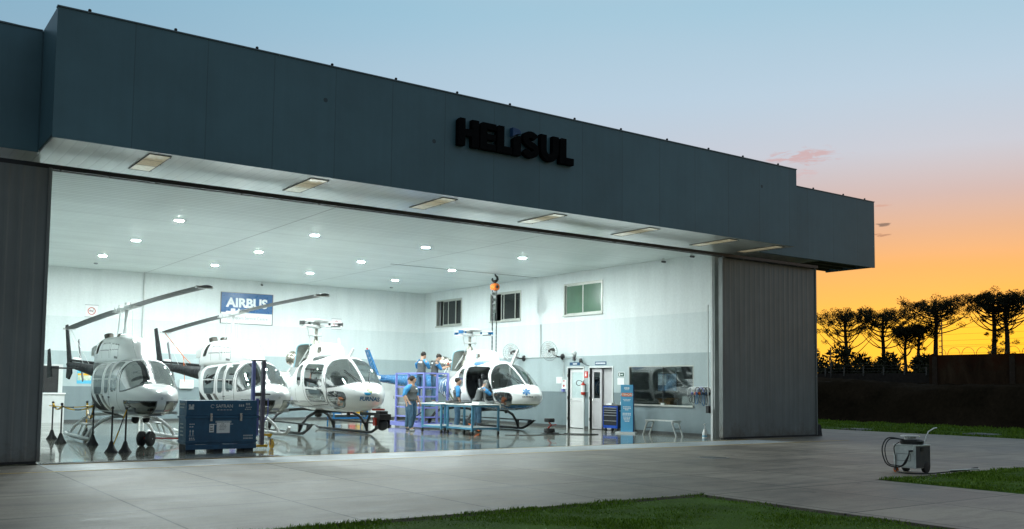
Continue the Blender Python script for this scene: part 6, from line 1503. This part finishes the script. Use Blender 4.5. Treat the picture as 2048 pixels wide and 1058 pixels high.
t = thing('printer', 'dark printer on the counter beside the pale monitor', 'printer', (22.2, 21.0, .881)); MB().box(0, .3, -.18, .18, 0, .22).build('case', M_blackp, t, bevel=.03); MB().box(-.004, -.001, -.10, .10, .05, .14).build('tray', M_lgrey, t); MB().prism([(.02, .221), (.28, .221), (.34, .36), (.10, .36)], lambda p_, q_: (p_, -.14, q_), (0, .28, 0)).build('lid', M_lgrey, t)

# ------------------------------------------------------------------ along the back wall
t = thing('wall_sign', 'large navy wall sign with white letters and a white lower strip', 'sign', (13.45, YB-.001, 4.5)); MB().box(-1.06, 1.06, -.03, 0, -.16, .63).build('panel', paint('airframe_blue', (.012, .10, .27), .3, coat=.4), t); lp = MB().box(-1.06, 1.06, -.028, 0, -.60, -.165).build('lower_panel', M_paper, t)
b = MB(); b.box(-1.09, -1.061, -.035, 0, -.62, .65); b.box(1.061, 1.09, -.035, 0, -.62, .65); b.box(-1.06, 1.06, -.035, 0, -.62, -.601); b.box(-1.06, 1.06, -.035, 0, .631, .65); b.build('sign_frame', M_dsteel, t)
text('lettering', 'AIRBUS', .50, frame((.0, -.033, .22), (1, 0, 0), (0, -1, 0)), M_wtext, t, .004, .021, 'CENTER', 1.04); text('lettering', 'Helicopters Service Centre', .185, frame((0, -.031, -.38), (1, 0, 0), (0, -1, 0)), M_grey, lp, .002, .0, 'CENTER', .86)
def nosmoke(x, z, lab):
    t = thing('no_smoking_sign', lab, 'sign', (x, YB-.001, z), 0, 'no smoking signs on the back wall'); p = MB().box(-.21, .21, -.015, 0, -.21, .21).build('plate', M_paper, t); MB().torus((0, -.018, 0), (0, 1, 0), .125, .014, 28, 6).bar((-.085, -.0175, .085), (.085, -.0175, -.085), .02, .006).build('red_ring', M_red, p); MB().box(-.09, .06, -.022, -.0155, -.015, .015).tube([(.05, -.018, .03), (.08, -.018, .06), (.05, -.018, .09)], .006, 5).build('pictogram', M_black, p); MB().box(-.235, .235, -.008, 0, -.235, -.211).box(-.235, .235, -.008, 0, .211, .235).build('rim', M_grey, t)
nosmoke(7.56, 4.10, 'white no smoking sign high on the back wall beside the left rotor'); nosmoke(17.42, 4.08, 'white no smoking sign beside the bare rotor head of the third helicopter')
t = thing('wall_poster', 'small blue and yellow poster behind the tail of the leftmost helicopter', 'poster', (7.4, YB-.001, 1.65)); p = MB().box(-.25, .25, -.012, 0, -.24, .24).build('sheet', paint('poster_blue', (.10, .45, .65), .4), t); MB().box(-.23, .23, -.015, -.0125, .06, .14).build('yellow_band', M_yellow, p); MB().box(-.23, .23, -.015, -.0125, -.12, .055).build('pale_band', paint('poster_pale', (.5, .58, .45), .5, var=.4, vscale=9), p)
t = thing('wall_box', 'white electrical box on the back wall between the two left helicopters', 'wall box', (11.1, YB, 1.43)); MB().box(-.27, .27, -.12, -.001, -.17, .17).build('case', M_paper, t, bevel=.01); MB().box(-.24, .24, -.124, -.1205, -.14, .14).build('door', M_lgrey, t)
t = thing('wall_box', 'small lavender switch box low on the back wall by the first helicopter nose', 'wall box', (10.2, YB, 1.45)); MB().box(-.2, .2, -.10, -.001, -.20, .0).build('case', M_lav, t, bevel=.01); MB().box(-.21, .21, -.11, -.001, .005, .2).build('lid', M_lgrey, t)
t = thing('serving_hatch', 'white counter with a dark hatch above it at the left end of the back wall', 'hatch', (6.25, YB, 0)); MB().box(-.5, .47, -.25, -.001, 0, 1.02).build('counter', M_lgrey, t); MB().box(-.55, .50, -.30, -.001, 1.021, 1.07).build('counter_top', M_paper, t); MB().box(-.45, .28, -.03, -.001, 1.09, 2.04).build('hatch_panel', M_black, t); MB().box(.281, .42, -.05, -.001, 1.075, 2.10).box(-.5, .28, -.05, -.001, 2.041, 2.10).build('hatch_frame', M_lgrey, t)
def locker(x, w, h, lab, m):
    t = thing('locker', lab, 'cabinet', (x, YB-.02, 0), 0, 'grey cabinets along the back wall'); MB().box(0, w, -.5, 0, .08, h).build('case', m, t); n = 2
    for i in range(n):
        d = MB().box(.02+i*(w-.02)/n, (i+1)*(w-.02)/n, -.515, -.501, .12, h-.04).build('door', m, t); MB().box((i+.86)*(w-.02)/n-.01, (i+.86)*(w-.02)/n+.01, -.53, -.516, h*.5, h*.5+.14).build('handle', M_dsteel, d)
    MB().box(.03, w-.03, -.46, -.03, 0, .079).build('plinth', M_dsteel, t)
locker(20.3, 1.15, 1.85, 'grey two door cabinet behind the lavender platform', M_grey); locker(18.9, 1.2, 1.75, 'pale two door cabinet behind the camera ball helicopter', M_lgrey)
t = thing('parts_shelf', 'low steel shelf with bins on the back wall behind the third helicopter', 'shelf', (17.2, YB-.45, 0))
for x in (0, 1.5):
    for y in (0, .4): MB().bar((x, y, 0), (x, y, 2.0), .04).build('post', M_dsteel, t)
for z in (.2, .75, 1.3, 1.9): MB().box(.021, 1.479, .0, .4, z, z+.03).build('shelf_board', M_lgrey, t)
for i in range(7): MB().box(.08+(i % 4)*.34, .34+(i % 4)*.34, .05, .35, (.232 if i < 4 else 1.332), (.45 if i < 4 else 1.6)).build('bin', [M_bluep, M_grey, M_red, M_yellow][i % 4], t)
t = thing('step_trestle', 'blue metal trestle standing behind the skids of the third helicopter', 'trestle', (14.2, 30.6, 0)); b = MB()
for x in (0, 1.3):
    for y in (0, .5): MB().bar((x, y, 0), (x, y, .75), .04).build('leg', M_bluep, t)
b.bar((.021, 0, .3), (1.279, 0, .3), .035); b.bar((.021, .5, .3), (1.279, .5, .3), .035); b.bar((-.02, .25, .77), (1.32, .25, .77), .5, .035); b.build('rail', M_bluep, t)
t = thing('floor_stand', 'lavender floor stand behind the skid of the third helicopter', 'stand', (10.4, 31.5, 0)); MB().box(0, 1.6, 0, .8, .10, .22).build('frame', M_lav, t); MB().box(.6, .75, .3, .45, .221, .95).build('column', M_lav, t); MB().box(.45, .9, .2, .55, .951, 1.0).build('saddle', M_orange, t)
for c in ((.1, .1), (1.5, .1), (.1, .7), (1.5, .7)): caster(t, c, .04)

# chain hoist
t = thing('chain_hoist', 'orange chain hoist hanging from a black hook on the ceiling rail', 'hoist', (19.78, 28.88, 0)); b = MB(); b.tube([(0, 0, 5.66), (.03, 0, 5.60), (.10, 0, 5.55), (.12, 0, 5.46), (.05, 0, 5.39), (-.06, 0, 5.38), (-.12, 0, 5.44), (-.10, 0, 5.50)], [.02, .035, .045, .05, .055, .05, .04, .02], 8); b.bar((0, 0, 5.38), (0, 0, 5.28), .07); b.build('hook', M_black, t, True)
MB()._lathe((0, -.16, 5.17), (0, 1, 0), [(0, .10), (.04, .14), (.26, .14), (.30, .10)], 18).build('gear_case', M_orange, t, True); MB()._lathe((0, -.20, 5.17), (0, 1, 0), [(0, .03), (.035, .06)], 12).build('hub', M_black, t, True)
def link_chain(x, z0, z1, r, parent, name):
    b = MB(); n = int((z0-z1)/(r*3.2)); 
    for i in range(n): z = z0-i*r*3.2; b.cbox((x, 0, z), (r*1.9, r*.8, r*3.4) if i % 2 else (r*.8, r*1.9, r*3.4))
    return b.build(name, M_steel if 'bundle' in name else M_dsteel, parent)
link_chain(-.09, 5.03, 2.1, .026, t, 'load_chain'); link_chain(.09, 5.03, 2.1, .020, t, 'hand_chain'); link_chain(.02, 5.02, 4.05, .034, t, 'chain_bundle'); link_chain(-.04, 5.02, 3.8, .034, t, 'chain_bundle')

# ------------------------------------------------------------------ the ground cart outside
t = thing('power_cart', 'weathered white ground power cart with cable reel parked at the lawn corner', 'cart', (15.9, 9.72, 0)); W, D_ = .48, .43
M_cart = paint('cart_white', (.74, .80, .77), .5, var=.18, vscale=5); M_cart2 = paint('cart_shade_seam', (.045, .052, .058), .55, var=.15)
MB().box(0, W, 0, D_, .09, .50).build('case', M_cart, t, bevel=.012); MB().box(.02, W-.01, -.006, -.001, .10, .49).build('shaded_side', M_cart2, t); MB().box(-.006, -.001, .03, D_-.03, .12, .47).build('front_panel', M_cart, t)  # dark sheet paints the shade on the side turned from the hangar
b = MB(); b.box(-.009, -.0065, .09, .36, .22, .225); b.box(-.009, -.0065, .09, .36, .345, .35); b.box(-.009, -.0065, .085, .09, .22, .35); b.box(-.009, -.0065, .36, .365, .22, .35); b.build('panel_seam', M_cart2, t)
MB().box(-.01, W+.01, -.01, D_+.01, .501, .515).build('top_plate', M_cart, t)
MB()._lathe((.22, .20, .516), (0, 0, 1), [(0, .19), (.015, .20), (.06, .21), (.085, .17)], 24).build('coiled_cable', M_black, t, True)
rl = MB()._lathe((.20, .22, .602), (0, 0, 1), [(0, .10), (.055, .10), (.056, .17), (.068, .17)], 22).build('reel', M_paper, t, True); MB()._lathe((.20, .22, .671), (0, 0, 1), [(0, .15), (.008, .15), (.009, .05)], 20).build('reel_hub', M_lgrey, rl, True)
b = MB()
b.tube([(W-.04, .10, .516), (W+.04, .09, .66), (W+.09, .08, .74), (W+.22, .05, .80), (W+.30, .04, .81)], .013, 7); b.build('push_handle', M_alu, t, True)
for y in (.02, D_-.02): MB()._lathe((.36, y-.04, .10), (0, 1, 0), [(0, .05), (.01, .10), (.07, .10), (.08, .05)], 16).build('wheel', M_black, t, True)
caster(t, (.02, D_-.03), .045, M_orange)
b = MB(); b.tube(smooth([(.06, .28, .60), (-.10, .48, .62), (-.16, .56, .42), (-.13, .50, .16), (-.05, .34, .10), (-.06, .18, .16), (-.05, .11, .30), (-.03, .10, .40)], 7), .012, 7); b.tube(smooth([(.05, .26, .60), (-.07, .46, .60), (-.12, .53, .42), (-.10, .48, .17), (-.04, .36, .13), (-.07, .22, .14), (-.06, .14, .26), (-.03, .10, .36)], 7), .010, 7)
b.tube(smooth([(.04, .34, .55), (-.03, .40, .46), (-.02, .38, .26), (-.03, .37, .08), (-.04, .36, .02)], 6), .009, 7); b.build('hose', M_black, t, True); MB().bar((-.045, .10, .40), (-.03, .03, .41), .03).build('plug', M_black, t)
MB().box(.16, .24, -.018, -.0065, .40, .47).build('socket', M_black, t)
b = MB(); b.tube(smooth([(15.84, 10.05, .02), (15.7, 9.75, .015), (16.0, 9.55, .015), (16.4, 9.45, .03), (16.75, 9.35, .05), (17.1, 9.38, .05), (17.4, 9.48, .06), (17.7, 9.55, .05)], 6), .013, 6)
o = b.build('ground_cable', M_black, None, True); tag(o, 'black cable trailing from the white cart across the grass edge', 'cable')
b = MB(); b.tube(smooth([(16.5, 9.42, .06), (16.8, 9.30, .07), (17.0, 9.36, .06), (17.2, 9.25, .07)], 5), .014, 6); o = b.build('grounding_clamp', M_alu, None, True); tag(o, 'shiny metal clamp lying in the grass behind the white cart', 'clamp')
for x, y, s_, lab in ((15.5, 14.2, .5, 'small square cover plate set in the apron in front of the right sliding door'), (31.3, 21.5, .8, 'flat pale access cover at the edge of the far lawn near the hangar'), (32.2, 17.2, .9, 'flat pale access cover in the far lawn at the right')):
    t = thing('access_cover', lab, 'access cover', (x, y, 0)); MB().box(-s_/2, s_/2, -s_/2, s_/2, -.05, .04 if x > 20 else .006).build('kerb', M_grey, t); MB().box(-s_*.4, s_*.4, -s_*.4, s_*.4, (.041 if x > 20 else .0065), (.052 if x > 20 else .012)).build('lid', M_dsteel, t)
t = thing('wheel_chock', 'small dark rubber block at the foot of the right sliding door', 'chock', (26.0, 19.3, 0)); MB().prism([(0, 0), (.20, 0), (.14, .34), (.0, .36)], lambda p_, q_: (p_-.1, -.1, q_), (0, .2, 0)).build('block', M_black, t); MB().box(-.10, .05, -.06, .06, .361, .38).build('cap_plate', M_dsteel, t)
